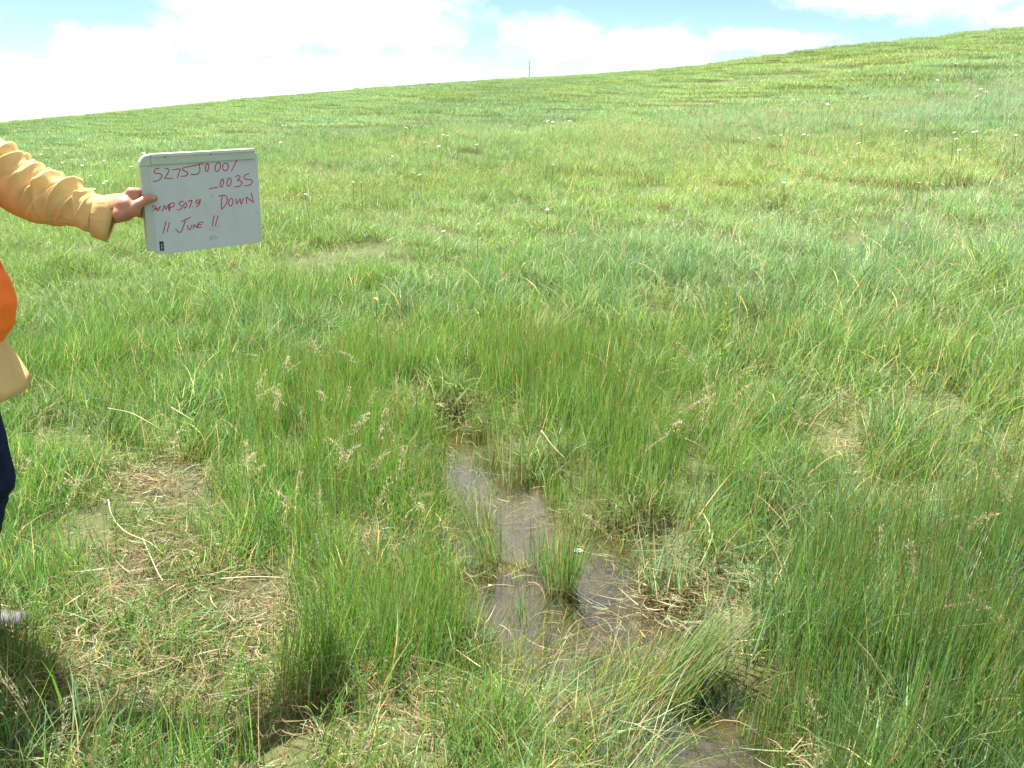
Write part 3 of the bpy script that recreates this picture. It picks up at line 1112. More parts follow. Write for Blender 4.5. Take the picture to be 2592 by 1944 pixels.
def slab(name, outline, n0, n1, mat, parent, bevel=0.0012):
    n = len(outline)
    cu = sum(p[0] for p in outline) / n; cv = sum(p[1] for p in outline) / n
    def ring(off, inset):
        r = []
        for (u, v) in outline:
            L = math.hypot(u - cu, v - cv) + 1e-9
            r.append((u - (u - cu) / L * inset, v - (v - cv) / L * inset, off))
        return r
    V = ring(n0, 0) + ring(n1 - bevel, 0) + ring(n1, bevel)
    F = [tuple(range(n))[::-1]]
    for l in range(2):
        for i in range(n):
            j = (i + 1) % n
            F.append((l * n + i, l * n + j, (l + 1) * n + j, (l + 1) * n + i))
    F.append(tuple(range(2 * n, 3 * n)))
    return mesh_obj(name, V, F, mat, parent)


def build_board():
    M = Matrix(((BU[0], BV[0], BN[0], BC[0]), (BU[1], BV[1], BN[1], BC[1]), (BU[2], BV[2], BN[2], BC[2]), (0, 0, 0, 1)))
    b = thing('whiteboard', 'small dry-erase board with red handwriting held out in a hand', 'whiteboard', (0, 0, 0))
    b.matrix_world = M
    # corner positions in board units straight from the picture
    L0, T0 = -BW / 2, BH / 2
    slab('backing', rounded(-BW / 2, BW / 2 - 0.012, -BH / 2 + 0.012, BH / 2, (.010, .006, .004, .026), 8), -0.012, -0.004, M_ALU, b)
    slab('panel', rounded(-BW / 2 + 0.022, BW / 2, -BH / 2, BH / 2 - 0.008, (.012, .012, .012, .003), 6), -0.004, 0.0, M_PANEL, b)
    # left rail with the rounded corner, and the ledge along the top
    slab('rail', rounded(-BW / 2, -BW / 2 + 0.0215, -BH / 2 + 0.014, BH / 2 - 0.03, (.008, .002, .001, .001), 4), -0.004, 0.004, M_RAIL, b)
    slab('corner_piece', rounded(-BW / 2, -BW / 2 + 0.03, BH / 2 - 0.0295, BH / 2, (.001, .001, .001, .024), 8), -0.004, 0.0045, M_RAIL, b)
    top = slab('top_rail', rounded(-BW / 2 + 0.0305, BW / 2 - 0.010, BH / 2 - 0.027, BH / 2 - 0.001, (.001,) * 4, 2), -0.0045, 0.006, M_RAIL, b)
    lip = slab('lip', rounded(-BW / 2 + 0.0305, BW / 2 - 0.0105, BH / 2 - 0.0055, BH / 2 + 0.002, (.001,) * 4, 2), -0.010, 0.0085, M_ALU, b)
    lip.parent = top
    for q in (0.19, 0.57):
        u = -BW / 2 + q * BW
        s = slab('screw', rounded(u, u + 0.006, BH / 2 - 0.0085, BH / 2 - 0.006, (.0005,) * 4, 2), 0.004, 0.0072, M_BLACK, b)
        s.parent = top
    st = slab('label_sticker', rounded(-BW / 2 + 0.035, -BW / 2 + 0.047, -BH / 2 + 0.010, -BH / 2 + 0.037, (.0005,) * 4, 2), 0.0, 0.0007, M_BLACK, b, 0.0002)
    for k, v in enumerate((0.014, 0.0185, 0.023, 0.0275)):
        c = slab('sticker_mark', rounded(-BW / 2 + 0.0385, -BW / 2 + 0.0425 + 0.001 * (k % 2), -BH / 2 + v, -BH / 2 + v + 0.0025, (.0003,) * 4, 1), 0.0007, 0.0011, M_GREY, b, 0.0001)
        c.parent = st

    S = .36 / 1.991
    def uv(p):
        return board_uv(340 + p[0] * S, 360 + p[1] * S)

    def ell(cx, cy, rx, ry, tilt=10):
        o = []
        for i in range(15):
            w = R_(-70 - 360 * i / 13.5)
            x, y = rx * math.cos(w), ry * math.sin(w)
            t = R_(tilt)
            o.append((cx + x * math.cos(t) - y * math.sin(t), cy + x * math.sin(t) + y * math.cos(t)))
        return o

    strokes = [
        [(350, 365), (300, 375), (275, 410), (300, 435), (360, 440), (385, 465), (370, 505), (320, 540), (258, 547)],
        [(425, 378), (455, 365), (482, 390), (470, 430), (425, 500), (428, 502), (480, 508), (540, 503)],
        [(530, 385), (580, 380), (640, 376), (617, 450), (602, 505)],
        [(860, 322), (760, 342), (700, 354), (668, 375), (690, 398), (735, 418), (745, 450), (705, 473), (648, 475)],
        [(840, 330), (900, 308), (970, 300)],
        [(905, 310), (915, 360), (915, 410), (880, 445), (840, 452), (790, 445)],
        ell(1018, 352, 22, 55, 6), ell(1168, 345, 34, 64, 16), ell(1275, 345, 40, 55, 14),
        [(1437, 245), (1400, 322), (1358, 408)],
        [(1045, 653), (1110, 640), (1170, 627)],
        ell(1225, 570, 21, 58, 10), ell(1326, 558, 28, 57, 10),
        [(1408, 488), (1450, 465), (1482, 490), (1440, 532), (1490, 540), (1505, 580), (1470, 615), (1398, 625)],
        [(1605, 440), (1560, 455), (1533, 490), (1560, 518), (1630, 525), (1655, 555), (1620, 595), (1535, 612)],
        [(240, 935), (262, 892), (290, 900), (310, 925), (345, 918), (372, 893)],
        [(262, 962), (285, 930), (308, 942), (330, 955), (362, 928)],
        [(393, 967), (420, 888), (423, 888), (440, 935), (443, 935), (476, 880), (478, 884), (482, 958)],
        [(500, 868), (496, 910), (492, 957)],
        [(478, 876), (535, 848), (560, 870), (545, 900), (495, 918)],
        [(690, 825), (635, 838), (627, 868), (660, 888), (665, 920), (635, 945), (593, 943)],
        ell(710, 885, 20, 36, 8),
        [(745, 826), (775, 820), (806, 815), (787, 870), (770, 926)],
        [(812, 896), (818, 902), (824, 899)],
        [(905, 805), (868, 815), (864, 848), (893, 850), (920, 812), (922, 800), (912, 862), (862, 908)],
        [(1232, 750), (1217, 850), (1220, 938)],
        [(1175, 752), (1258, 742), (1298, 780), (1290, 850), (1255, 905), (1218, 940)],
        ell(1350, 840, 29, 54, 10),
        [(1418, 785), (1432, 858), (1436, 858), (1478, 798), (1482, 798), (1494, 862), (1498, 862), (1530, 780)],
        [(1574, 864), (1570, 815), (1568, 772), (1572, 770), (1620, 805), (1664, 838), (1666, 834), (1650, 770), (1635, 706)],
        [(445, 1100), (425, 1190), (402, 1278)], [(490, 1118), (474, 1190), (458, 1258)],
        [(655, 1115), (715, 1085), (790, 1048)],
        [(715, 1095), (690, 1170), (662, 1240), (630, 1262), (575, 1215)],
        [(745, 1160), (752, 1212), (785, 1218), (806, 1155)],
        [(825, 1212), (835, 1155), (838, 1155), (880, 1195), (882, 1193), (887, 1138)],
        [(970, 1118), (905, 1128), (887, 1190), (940, 1190)], [(895, 1160), (945, 1150)],
        [(1118, 1020), (1104, 1100), (1090, 1180)], [(1172, 1025), (1150, 1105), (1128, 1185)]]

    def ribbons(list_, width, off):
        V, F = [], []
        for i, s in enumerate(list_):
            P = catmull([np.array(uv(p)) for p in s], 5)
            o = len(V)
            for j, p in enumerate(P):
                t = P[min(j + 1, len(P) - 1)] - P[max(j - 1, 0)]
                t = t / (np.linalg.norm(t) + 1e-9)
                w = width * (0.5 + 0.07 * math.sin(j * 1.3 + i)) * (0.8 if j in (0, len(P) - 1) else 1)
                nn = np.array((-t[1], t[0])) * w
                z = off + 0.00002 * (i % 9)
                V.append((p[0] - nn[0], p[1] - nn[1], z)); V.append((p[0] + nn[0], p[1] + nn[1], z))
            for j in range(len(P) - 1):
                F.append((o + 2 * j, o + 2 * j + 1, o + 2 * j + 3, o + 2 * j + 2))
        return V, F
    for i, s in enumerate(strokes):
        V, F = ribbons([s], 0.0026, 0.0005 + 0.00002 * (i % 9))
        mesh_obj('marker_stroke', V, F, M_INK, b)
    sm = [[(1050, 1320), (1100, 1316), (1150, 1322)], [(1052, 1340), (1110, 1345), (1180, 1338)], [(1050, 1358), (1080, 1356), (1100, 1360)],
          [(1042, 1218), (1070, 1222)], [(1090, 1222), (1120, 1220)], [(1150, 1185), (1190, 1190)], [(1082, 712), (1088, 770)],
          [(1645, 405), (1650, 420)], [(1690, 985), (1720, 990)]]
    for s in sm:
        V, F = ribbons([s], 0.0036, 0.0003)
        mesh_obj('eraser_smear', V, F, M_GREY, b)
    return b


build_board()


# ------------------------------------------------------------------ person
def build_person():
    gz = float(height(-1.63, 2.72))
    P0 = np.array([-1.63, 2.72, gz])
    person = thing('person', 'person in tan shirt, orange vest and navy trousers holding out a whiteboard', 'person', tuple(P0))

    def l(x, y, z):
        return (P0[0] + x, P0[1] + y, gz + z)

    def bp(px, py, off):
        """pixel on a plane parallel to the board, `off` metres in front of its face"""
        d = ray(px, py)
        t = ((BC + BN * off - CAM) @ BN) / (d @ BN)
        return tuple(CAM + d * t)
    k = 1 / 885.0
    S = l(0.0, 0.20, 1.45)
    E = tuple(at_y(78, 500, 2.93))
    Wp = tuple(at_y(292, 533, 2.835))
    caps = [
        # trunk
        (l(-.02, .06, .98), .125, l(-.02, -.06, .98), .125), (l(0, .04, 1.12), .12, l(0, -.04, 1.12), .12),
        (l(-.02, .08, 1.3), .115, l(-.02, -.08, 1.3), .115), (l(-.03, .13, 1.43), .07, l(-.03, -.13, 1.43), .07),
        (l(-.03, 0, 1.44), .06, l(0.0, 0, 1.58), .055),
        # head
        (l(0.0, 0, 1.70), .088, l(0.03, 0, 1.715), .085), (l(.045, 0, 1.65), .062, l(.055, 0, 1.61), .045),
        (l(.112, 0, 1.69), .010, l(.128, 0, 1.663), .014), (l(.10, .03, 1.708), .013, l(.10, -.03, 1.708), .013),
        (l(.098, .02, 1.632), .010, l(.098, -.02, 1.632), .010),
        (l(.0, .088, 1.70), .012, l(-.005, .092, 1.665), .012), (l(.0, -.088, 1.70), .012, l(-.005, -.092, 1.665), .012),
        # legs
        (l(-.02, .10, .93), .085, l(.04, .11, .54), .058), (l(.04, .11, .54), .056, l(-.10, .11, .10), .040),
        (l(-.02, -.10, .93), .085, l(.07, -.11, .52), .058), (l(.07, -.11, .52), .056, l(-.06, -.12, .10), .040),
        # right arm hanging
        (l(-.04, -.19, 1.43), .055, l(-.09, -.26, 1.15), .042), (l(-.09, -.26, 1.15), .040, l(-.05, -.28, .91), .028),
        (l(-.05, -.28, .90), .030, l(-.035, -.28, .83), .026),
        (l(-.025, -.28, .83), .011, l(.005, -.27, .76), .009), (l(-.035, -.285, .82), .011, l(-.01, -.275, .745), .009),
        (l(-.047, -.285, .82), .011, l(-.025, -.275, .75), .009), (l(-.058, -.285, .825), .010, l(-.04, -.275, .765), .008),
        (l(-.03, -.27, .87), .012, l(.0, -.255, .81), .010),
        # left arm held out
        (S, .056, E, .044), (E, .042, Wp, .030),
        # the gripping hand: wrist, back of the hand, heel of the thumb
        (Wp, 27 * k, bp(316, 523, -.004), 26 * k), (tuple(at_y(280, 548, 2.835)), 20 * k, bp(318, 540, -.004), 20 * k), (bp(308, 517, -.022), 22 * k, bp(334, 497, -.020), 19 * k),
        (bp(305, 542, .002), 19 * k, bp(338, 531, .014), 18 * k), (bp(318, 535, -.016), 21 * k, bp(340, 522, -.012), 16 * k),
        # index finger over the edge and behind
        (bp(333, 489, -.014), 15.5 * k, bp(350, 487, -.018), 11.5 * k), (bp(350, 487, -.018), 11 * k, bp(368, 496, -.0225), 8.8 * k),
        (bp(368, 496, -.0225), 8.8 * k, bp(392, 500, -.0205), 7.5 * k),
        # middle, ring and little fingers behind
        (bp(333, 502, -.028), 12 * k, bp(356, 506, -.030), 10 * k), (bp(356, 506, -.030), 9.5 * k, bp(396, 514, -.022), 8 * k),
        (bp(334, 520, -.030), 12 * k, bp(358, 526, -.028), 9.5 * k), (bp(358, 526, -.028), 9.2 * k, bp(390, 532, -.0215), 7.5 * k),
        (bp(334, 534, -.026), 11 * k, bp(356, 543, -.024), 9 * k), (bp(356, 543, -.024), 8.6 * k, bp(380, 549, -.020), 7 * k),
        # thumb across the face of the board
        (bp(330, 533, .016), 16 * k, bp(350, 517, .019), 13 * k), (bp(350, 517, .019), 12.6 * k, bp(370, 504, .0155), 11.4 * k),
        (bp(370, 504, .0155), 11 * k, bp(385, 502, .012), 10 * k), (bp(385, 502, .012), 10 * k, bp(391, 502, .0105), 8.8 * k),
    ]
    body = blob('body', caps, 0.0034, 5, M_SKIN, person)
    # thumb nail
    nb = [bp(386, 500, .0245), bp(391, 498.5, .0235), bp(395, 500, .0195), bp(395.5, 503, .0185), bp(391, 504, .0225), bp(386, 503, .0250)]
    nail = mesh_obj('thumb_nail', nb, [tuple(range(6))], simple_mat("nail", (0.62, 0.38, 0.30), 0.3))
    child_world(nail, body)
    # eyes and hair
    for s in (-1, 1):
        v, f = capsule(l(.101, .032 * s, 1.69), .011, l(.1025, .032 * s, 1.69), .011, 10)
        e = mesh_obj('eye', v, f, simple_mat("eye", (0.7, 0.68, 0.65), 0.2), smooth=True); child_world(e, body)
        v, f = capsule(l(.1105, .032 * s, 1.69), .004, l(.1115, .032 * s, 1.69), .004, 8)
        e = mesh_obj('iris', v, f, M_HAIR, smooth=True); child_world(e, body)
    blob('hair', [(l(-.012, 0, 1.725), .094, l(.022, 0, 1.745), .086), (l(-.035, 0, 1.68), .085, l(-.04, 0, 1.63), .06),
                  (l(.0, .06, 1.73), .045, l(.03, .05, 1.74), .04), (l(.0, -.06, 1.73), .045, l(.03, -.05, 1.74), .04)], 0.006, 4, M_HAIR, person,
         disp=lambda c: 0.004 * (fbm(c[:, 0] * 60, c[:, 1] * 60 + c[:, 2] * 25, 5, 2) - .5))

    # trousers
    def folds(sc, am, seed):
        return lambda c: am * (fbm(c[:, 0] * sc + c[:, 2] * sc * .8, c[:, 1] * sc - c[:, 2] * sc * 1.6, seed, 3) - .45)
    blob('trousers', [(l(-.02, .07, .97), .135, l(-.02, -.07, .97), .135),
                      (l(-.02, .10, .92), .115, l(.045, .11, .54), .085), (l(.045, .11, .56), .084, l(-.11, .11, .10), .066),
                      (l(-.015, -.10, .92), .115, l(.055, -.11, .58), .087), (l(.055, -.11, .58), .086, l(-.07, -.12, .10), .066),
                      (l(-.10, .11, .16), .070, l(-.11, .11, .09), .074), (l(-.07, -.12, .16), .070, l(-.07, -.12, .09), .074)],
         0.007, 4, M_JEANS, person, disp=folds(14, .012, 3))
    # shoes
    for (ax, ay) in ((-.10, .12), (-.07, -.13)):
        so = blob('shoe', [(l(ax - .05, ay, .055), .042, l(ax + .06, ay, .052), .044), (l(ax, ay, .10), .045, l(ax + .02, ay, .08), .05),
                           (l(ax + .06, ay + .012, .05), .044, l(ax + .165, ay + .02 * (1 if ay > 0 else -1), .042), .036),
                           (l(ax + .10, ay, .045), .042, l(ax + .16, ay, .042), .04)], 0.005, 5, M_SHOE, person)
        pts = [(ax - .095, -.03), (ax - .095, .03), (ax + .03, .043), (ax + .15, .048), (ax + .205, .02), (ax + .205, -.02), (ax + .15, -.048), (ax + .03, -.043)]
        V = [l(p[0], ay + p[1], .0) for p in pts] + [l(p[0], ay + p[1], .022) for p in pts]
        n = len(pts)
        F = [tuple(range(n)), tuple(range(n, 2 * n))[::-1]] + [(i, (i + 1) % n, n + (i + 1) % n, n + i) for i in range(n)]
        s = mesh_obj('sole', V, F, M_SOLE); child_world(s, so)

    # shirt: trunk, hem that flares, right sleeve
    shirt = blob('shirt', [(l(.0, .075, 1.02), .155, l(.0, -.075, 1.02), .155), (l(.0, .08, 1.16), .148, l(.0, -.08, 1.16), .148),
                   (l(-.02, .10, 1.32), .138, l(-.02, -.10, 1.32), .138), (l(-.035, .155, 1.435), .085, l(-.035, -.155, 1.435), .085),
                   (l(-.03, 0, 1.47), .085, l(-.02, 0, 1.515), .075),
                   (l(-.04, -.19, 1.43), .085, l(-.09, -.265, 1.15), .068), (l(-.09, -.265, 1.15), .067, l(-.052, -.28, .95), .052),
                   (l(-.05, .17, 1.44), .088, tuple(at_y(-60, 420, 2.925)), .094)],
         0.007, 4, M_SHIRT, person, disp=folds(11, .012, 7))
    # hem: open loft
    secs = [(1.06, .005, .160, .225), (1.00, .005, .162, .226), (.95, .015, .172, .232), (.90, .03, .184, .238), (.865, .036, .194, .244), (.842, .038, .200, .248)]
    n = 72
    V, F = [], []
    for i, (z, cx, rx, ry) in enumerate(secs):
        for a in range(n):
            w = 2 * math.pi * a / n
            fl = 1 + 0.03 * i / 5 * math.sin(5 * w + .6) + 0.018 * math.sin(11 * w + z * 9)
            zz = z + (0.022 * math.cos(w) - 0.02 + 0.008 * math.sin(w * 3)) * (i / 5)
            V.append(l(cx + rx * fl * math.cos(w), ry * fl * math.sin(w), zz))
    for i in range(len(secs) - 1):
        for a in range(n):
            F.append((i * n + a, i * n + (a + 1) % n, (i + 1) * n + (a + 1) % n, (i + 1) * n + a))
    hem = mesh_obj('shirt_hem', V, F, M_SHIRT, smooth=True)
    md = hem.modifiers.new('t', 'SOLIDIFY'); md.thickness = 0.004
    child_world(hem, shirt)
    # vest
    vest = blob('vest', [(l(.01, .08, 1.05), .158, l(.01, -.08, 1.05), .158), (l(.070, .05, 1.09), .158, l(.070, -.05, 1.09), .158),
                  (l(.040, .07, 1.18), .150, l(.040, -.07, 1.18), .150), (l(-.015, .09, 1.34), .145, l(-.015, -.09, 1.34), .145),
                  (l(-.035, .12, 1.445), .084, l(-.035, -.12, 1.445), .084)], 0.007, 3, M_VEST, person,
                disp=lambda c: 0.010 * (fbm(c[:, 0] * 16, c[:, 1] * 10 + c[:, 2] * 14, 9, 3) - .4))
    # pocket flap and snap on the vest
    v, f = [], []
    fl = [(0.165, -.10, 1.215), (0.185, -.04, 1.222), (0.190, .03, 1.222), (0.197, .035, 1.185), (0.196, -.04, 1.18), (0.178, -.11, 1.178)]
    flap = mesh_obj('pocket_flap', [l(a + .006, b, c) for a, b, c in fl], [tuple(range(6))], M_VEST)
    md = flap.modifiers.new('t', 'SOLIDIFY'); md.thickness = 0.006; md.offset = 0
    child_world(flap, vest)
    v, f = capsule(l(.213, -.06, 1.14), .006, l(.219, -.062, 1.139), .006, 12)
    sn = mesh_obj('snap_button', v, f, M_BLACK, smooth=True); child_world(sn, vest)

    # ---- left sleeve: lofted along the arm with diagonal folds
    prof = [((-118, 318), (-140, 482)), ((-60, 322), (-85, 492)), ((0, 346), (-36, 510)), ((26, 364), (-6, 522)), ((46, 388), (18, 534)),
            ((76, 404), (58, 553)), ((100, 417), (80, 562)), ((122, 430), (104, 570)), ((148, 446), (134, 574)), ((172, 452), (160, 573)),
            ((196, 468), (184, 576)), ((218, 482), (206, 583)), ((240, 491), (228, 593)), ((258, 501), (250, 601))]
    yd = np.interp(np.linspace(0, 1, len(prof)), [0, 0.2, 0.5, 1], [2.93, 2.935, 2.92, 2.845])
    tops = catmull([at_y(*p[0], Y) for p, Y in zip(prof, yd)], 14)
    bots = catmull([at_y(*p[1], Y) for p, Y in zip(prof, yd)], 14)
    m = len(tops); n = 96
    V, F = [], []
    view = np.array([0.3, -0.95, 0.05]); view /= np.linalg.norm(view)
    ridges = [(0.22, .75, .017, .050), (0.335, .95, .020, .042), (0.40, .40, .012, .024), (0.44, 1.05, .018, .040), (0.54, -.35, .011, .030), (0.585, .70, .021, .050),
              (0.69, .95, .012, .026), (0.73, .45, .019, .040), (0.82, -.30, .010, .024), (0.865, .85, .017, .030), (0.93, .35, .013, .026)]
    for i in range(m):
        s = i / (m - 1)
        a, b = tops[i], bots[i]
        c = (a + b) / 2; up = (a - b) / 2; h = np.linalg.norm(up); up = up / h
        ax = tops[min(i + 1, m - 1)] + bots[min(i + 1, m - 1)] - tops[max(i - 1, 0)] - bots[max(i - 1, 0)]
        ax = ax / np.linalg.norm(ax)
        sd = np.cross(ax, up); sd /= np.linalg.norm(sd)
        if sd @ view < 0:
            sd = -sd
        for q in range(n):
            w = 2 * math.pi * q / n
            d = 0.0
            v_ = math.cos(w)         # 1 top, -1 bottom
            for j, (s0, slope, am, wd) in enumerate(ridges):
                # folds start on top and sweep back down towards the body (or forward) on the viewer's side
                u = s - (s0 - slope * 0.11 * (1 - v_) * (1 if math.sin(w) >= 0 else .6)) + 0.035 * (float(vnoise(w * 1.7 + j * 5.3, s * 7, 12)) - .5)
                fade = 0.5 + 0.5 * math.cos(min(max((1 - v_) * (1.0 + .25 * (j % 3)), 0), math.pi))
                g = math.exp(-(abs(u) / (wd * .55)) ** 1.5) - 0.65 * math.exp(-(abs(u + wd * .85) / (wd * .42)) ** 1.2)
                d += am * (0.45 + 0.8 * ((j * 37) % 10) / 10) * g * fade
            d += 0.006 * (float(vnoise(s * 16 + w * .9, w * 1.3, 3)) - .5)
            # seam along the lower front
            seam = math.exp(-((w - 2.25) / .035) ** 2) * sstep(.5, .6, s)
            d -= 0.0025 * seam
            d -= 0.004
            p = c + up * (h + d) * math.cos(w) + sd * (h * .86 + d) * math.sin(w)
            V.append(p)
    for i in range(m - 1):
        for q in range(n):
            F.append((i * n + q, i * n + (q + 1) % n, (i + 1) * n + (q + 1) % n, (i + 1) * n + q))
    sl = mesh_obj('sleeve', V, F, M_SHIRT, smooth=True)
    md = sl.modifiers.new('t', 'SOLIDIFY'); md.thickness = 0.003; md.offset = -1
    child_world(sl, shirt)
    # cuff
    ct = [((249, 497), (240, 600)), ((265, 497), (255, 605)), ((285, 494), (263, 609)), ((306, 492), (272, 610))]
    cy = [2.845, 2.842, 2.838, 2.832]
    V, F = [], []
    for i, ((p, q_), Y) in enumerate(zip(ct, cy)):
        a, b = at_y(*p, Y), at_y(*q_, Y)
        c = (a + b) / 2; up = (a - b) / 2; h = np.linalg.norm(up); up /= h
        sd = np.cross(up, np.array([1., 0, -.2])); sd /= np.linalg.norm(sd)
        if sd @ view < 0: sd = -sd
        for q in range(64):
            w = 2 * math.pi * q / 64
            d = 0.0025 * math.sin(3 * w + 1) + (0.0016 * math.sin(w * 21) if i == 1 else 0)
            V.append(c + up * (h + d * .3) * math.cos(w) + sd * (h * (.80 - .04 * i) + d) * math.sin(w) * (1 - .10 * max(0, -math.cos(w))) + np.array([.010, 0, 0]) * (i / 3) * math.sin(w))
    for i in range(3):
        for q in range(64):
            F.append((i * 64 + q, i * 64 + (q + 1) % 64, (i + 1) * 64 + (q + 1) % 64, (i + 1) * 64 + q))
    cf = mesh_obj('cuff', V, F, M_SHIRT, smooth=True)
    md = cf.modifiers.new('t', 'SOLIDIFY'); md.thickness = 0.005; md.offset = 0
    child_world(cf, shirt)
    return person


build_person()


# ------------------------------------------------------------------ utility pole beyond the ridge
def build_pole():
    d = ray(1340, 155)
    D = 480.0
    t = D / d[1]
    topp = CAM + d * t
    gz = float(height(topp[0], topp[1]))
    p = thing('utility_pole', 'distant wooden utility pole with crossarms showing above the hill crest', 'utility pole', (topp[0], topp[1], gz))
    H = topp[2] - gz
    v, f = tube([(0, 0, -0.5), (0, 0, H * .5), (0, 0, H)], [.20, .17, .14], 10)
    mesh_obj('pole', v, f, M_WOOD, p)
    for z, L in ((H - .15, 2.4), (H - 2.7, 1.5)):
        c, s = math.cos(R_(62)), math.sin(R_(62))
        V, F = tube([(-L / 2 * c, -L / 2 * s - .16, z), (L / 2 * c, L / 2 * s - .16, z)], .09, 4)
        arm = mesh_obj('crossarm', V, F, M_WOOD, p)
        for q in (-.45, 0.45):
            V, F = tube([(q * L * c, q * L * s - .16, z + .05), (q * L * c, q * L * s - .16, z + .16), (q * L * c, q * L * s - .16, z + .3)], [.05, .09, .05], 8)
            mesh_obj('insulator', V, F, M_CERAM, arm)


build_pole()


# ------------------------------------------------------------------ flowers
def flower_meshes():
    def flat_head(n, rad, size, seed):
        r = np.random.default_rng(seed)
        V, F = [], []
        for i in range(n):
            a = r.uniform(0, 6.28); q = rad * math.sqrt(r.uniform(0, 1))
            cx, cy, cz = q * math.cos(a), q * math.sin(a), 0.006 * (1 - (q / rad) ** 2) + r.uniform(-.002, .002)
            o = len(V)
            V.append((cx, cy, cz + size * .35))
            for k in range(5):
                w = 2 * math.pi * k / 5 + a
                V.append((cx + size * math.cos(w), cy + size * math.sin(w), cz))
            for k in range(5):
                F.append((o, o + 1 + k, o + 1 + (k + 1) % 5))
        return V, F
    def petals(n, rad, seed):
        V, F = [(0, 0, .004)], []
        for k in range(n):
            w = 2 * math.pi * k / n
            o = len(V)
            for (rr, dw, z) in ((.35, -.12, .003), (.8, -.25, .006), (1.0, 0, .004), (.8, .25, .006), (.35, .12, .003)):
                V.append((rad * rr * math.cos(w + dw), rad * rr * math.sin(w + dw), z))
            F.append((0, o, o + 1, o + 2, o + 3, o + 4))
        return V, F
    out = {}
    v, f = flat_head(16, 0.020, 0.0055, 4); out['w'] = mesh_obj('flower_head', v, f, M_WHITE, link=False).data
    v, f = petals(8, 0.022, 5); out['y'] = mesh_obj('flower_head', v, f, M_YELLOW, link=False).data
    v, f = tube([(0, 0, -1.0), (.02, 0, -.5), (0, 0, 0)], [.003, .0025, .002], 5)
    st = mesh_obj('stem', v, f, simple_mat("flower_stem", (0.10, 0.17, 0.04), 0.6), link=False).data
    out['s'] = st
    return out


def build_flowers():
    FM = flower_meshes()
    def z5(l): return [(1900 + u * 692 / 2212, 100 + v * 500 / 1598) for u, v in l]
    def z7(l): return [(700 + u * 1000 / 2212, 300 + v * 600 / 1327) for u, v in l]
    def z2(l): return [(u * 400 / 2212, 320 + v * 300 / 1659) for u, v in l]
    white = z5([(345, 485), (390, 490), (430, 510), (625, 525), (70, 800), (190, 780), (245, 775), (430, 770), (470, 775), (1260, 742), (1645, 755), (1665, 805),
                (1805, 750), (1830, 745), (1690, 895), (2145, 775), (875, 840), (1865, 400), (1910, 425), (1665, 200), (1515, 330), (1365, 1160), (270, 1160)])
    white += z7([(35, 40), (22, 135), (725, 52), (935, 92), (955, 98), (1122, 147), (910, 157), (650, 212), (765, 302), (800, 316), (430, 356), (475, 358), (163, 425),
                 (1548, 260), (1520, 15), (1545, 20), (1640, 15), (830, 135), (1130, 590), (935, 632), (1515, 510)])
    white += z2([(690, 90), (575, 395), (870, 510), (1015, 470), (1185, 470), (1450, 480), (1665, 512), (1155, 550), (1840, 565), (1265, 692), (1490, 770), (1450, 798),
                 (1130, 802), (1290, 870), (1325, 880), (2015, 380), (210, 70)])
    yellow = z5([(570, 450), (640, 455), (585, 512), (1000, 540), (1042, 540), (895, 688), (1258, 250), (1605, 268), (1830, 460), (968, 283)]) + [(952, 757), (1468, 231), (1477, 228)]
    for lst, key, nm, lab, grp in ((white, 'w', 'white_flower', 'small white flower head', 'white flowers'),
                                   (yellow, 'y', 'yellow_flower', 'small yellow wildflower', 'yellow flowers')):
        for (a, b) in lst:
            hh = 0.36 + 0.06 * rng.uniform()
            g, p = hit(a, b, hh)
            if g is None:
                continue
            r = math.hypot(p[0], p[1])
            s = float(np.clip(r / 13.0, 0.75, 2.0)) * rng.uniform(.8, 1.15)
            near = (a == 952)
            if a < 420:
                w = 'behind the outstretched sleeve'
            elif r < 17:
                w = 'low on the slope'
            elif p[0] < 4:
                w = 'high on the slope below the pole'
            else:
                w = 'high on the slope by the slumped terraces'
            lab2, grp2 = lab + ' ' + w, grp + ' ' + w
            t = thing(nm, 'single yellow wildflower standing above the puddle in the greener grass' if near else lab2, 'flower', (g[0], g[1], g[2]), None if near else grp2, rng.uniform(0, 6.28))
            hd = part('flower_head', FM[key], t); hd.location = (0, 0, p[2] - g[2]); hd.scale = (s, s, s)
            hd.rotation_euler = (rng.uniform(.1, .5), rng.uniform(-.3, .3), 0)
            st = part('stem', FM['s'], t); st.location = (0, 0, p[2] - g[2]); st.scale = (1, 1, p[2] - g[2] + .02)


build_flowers()


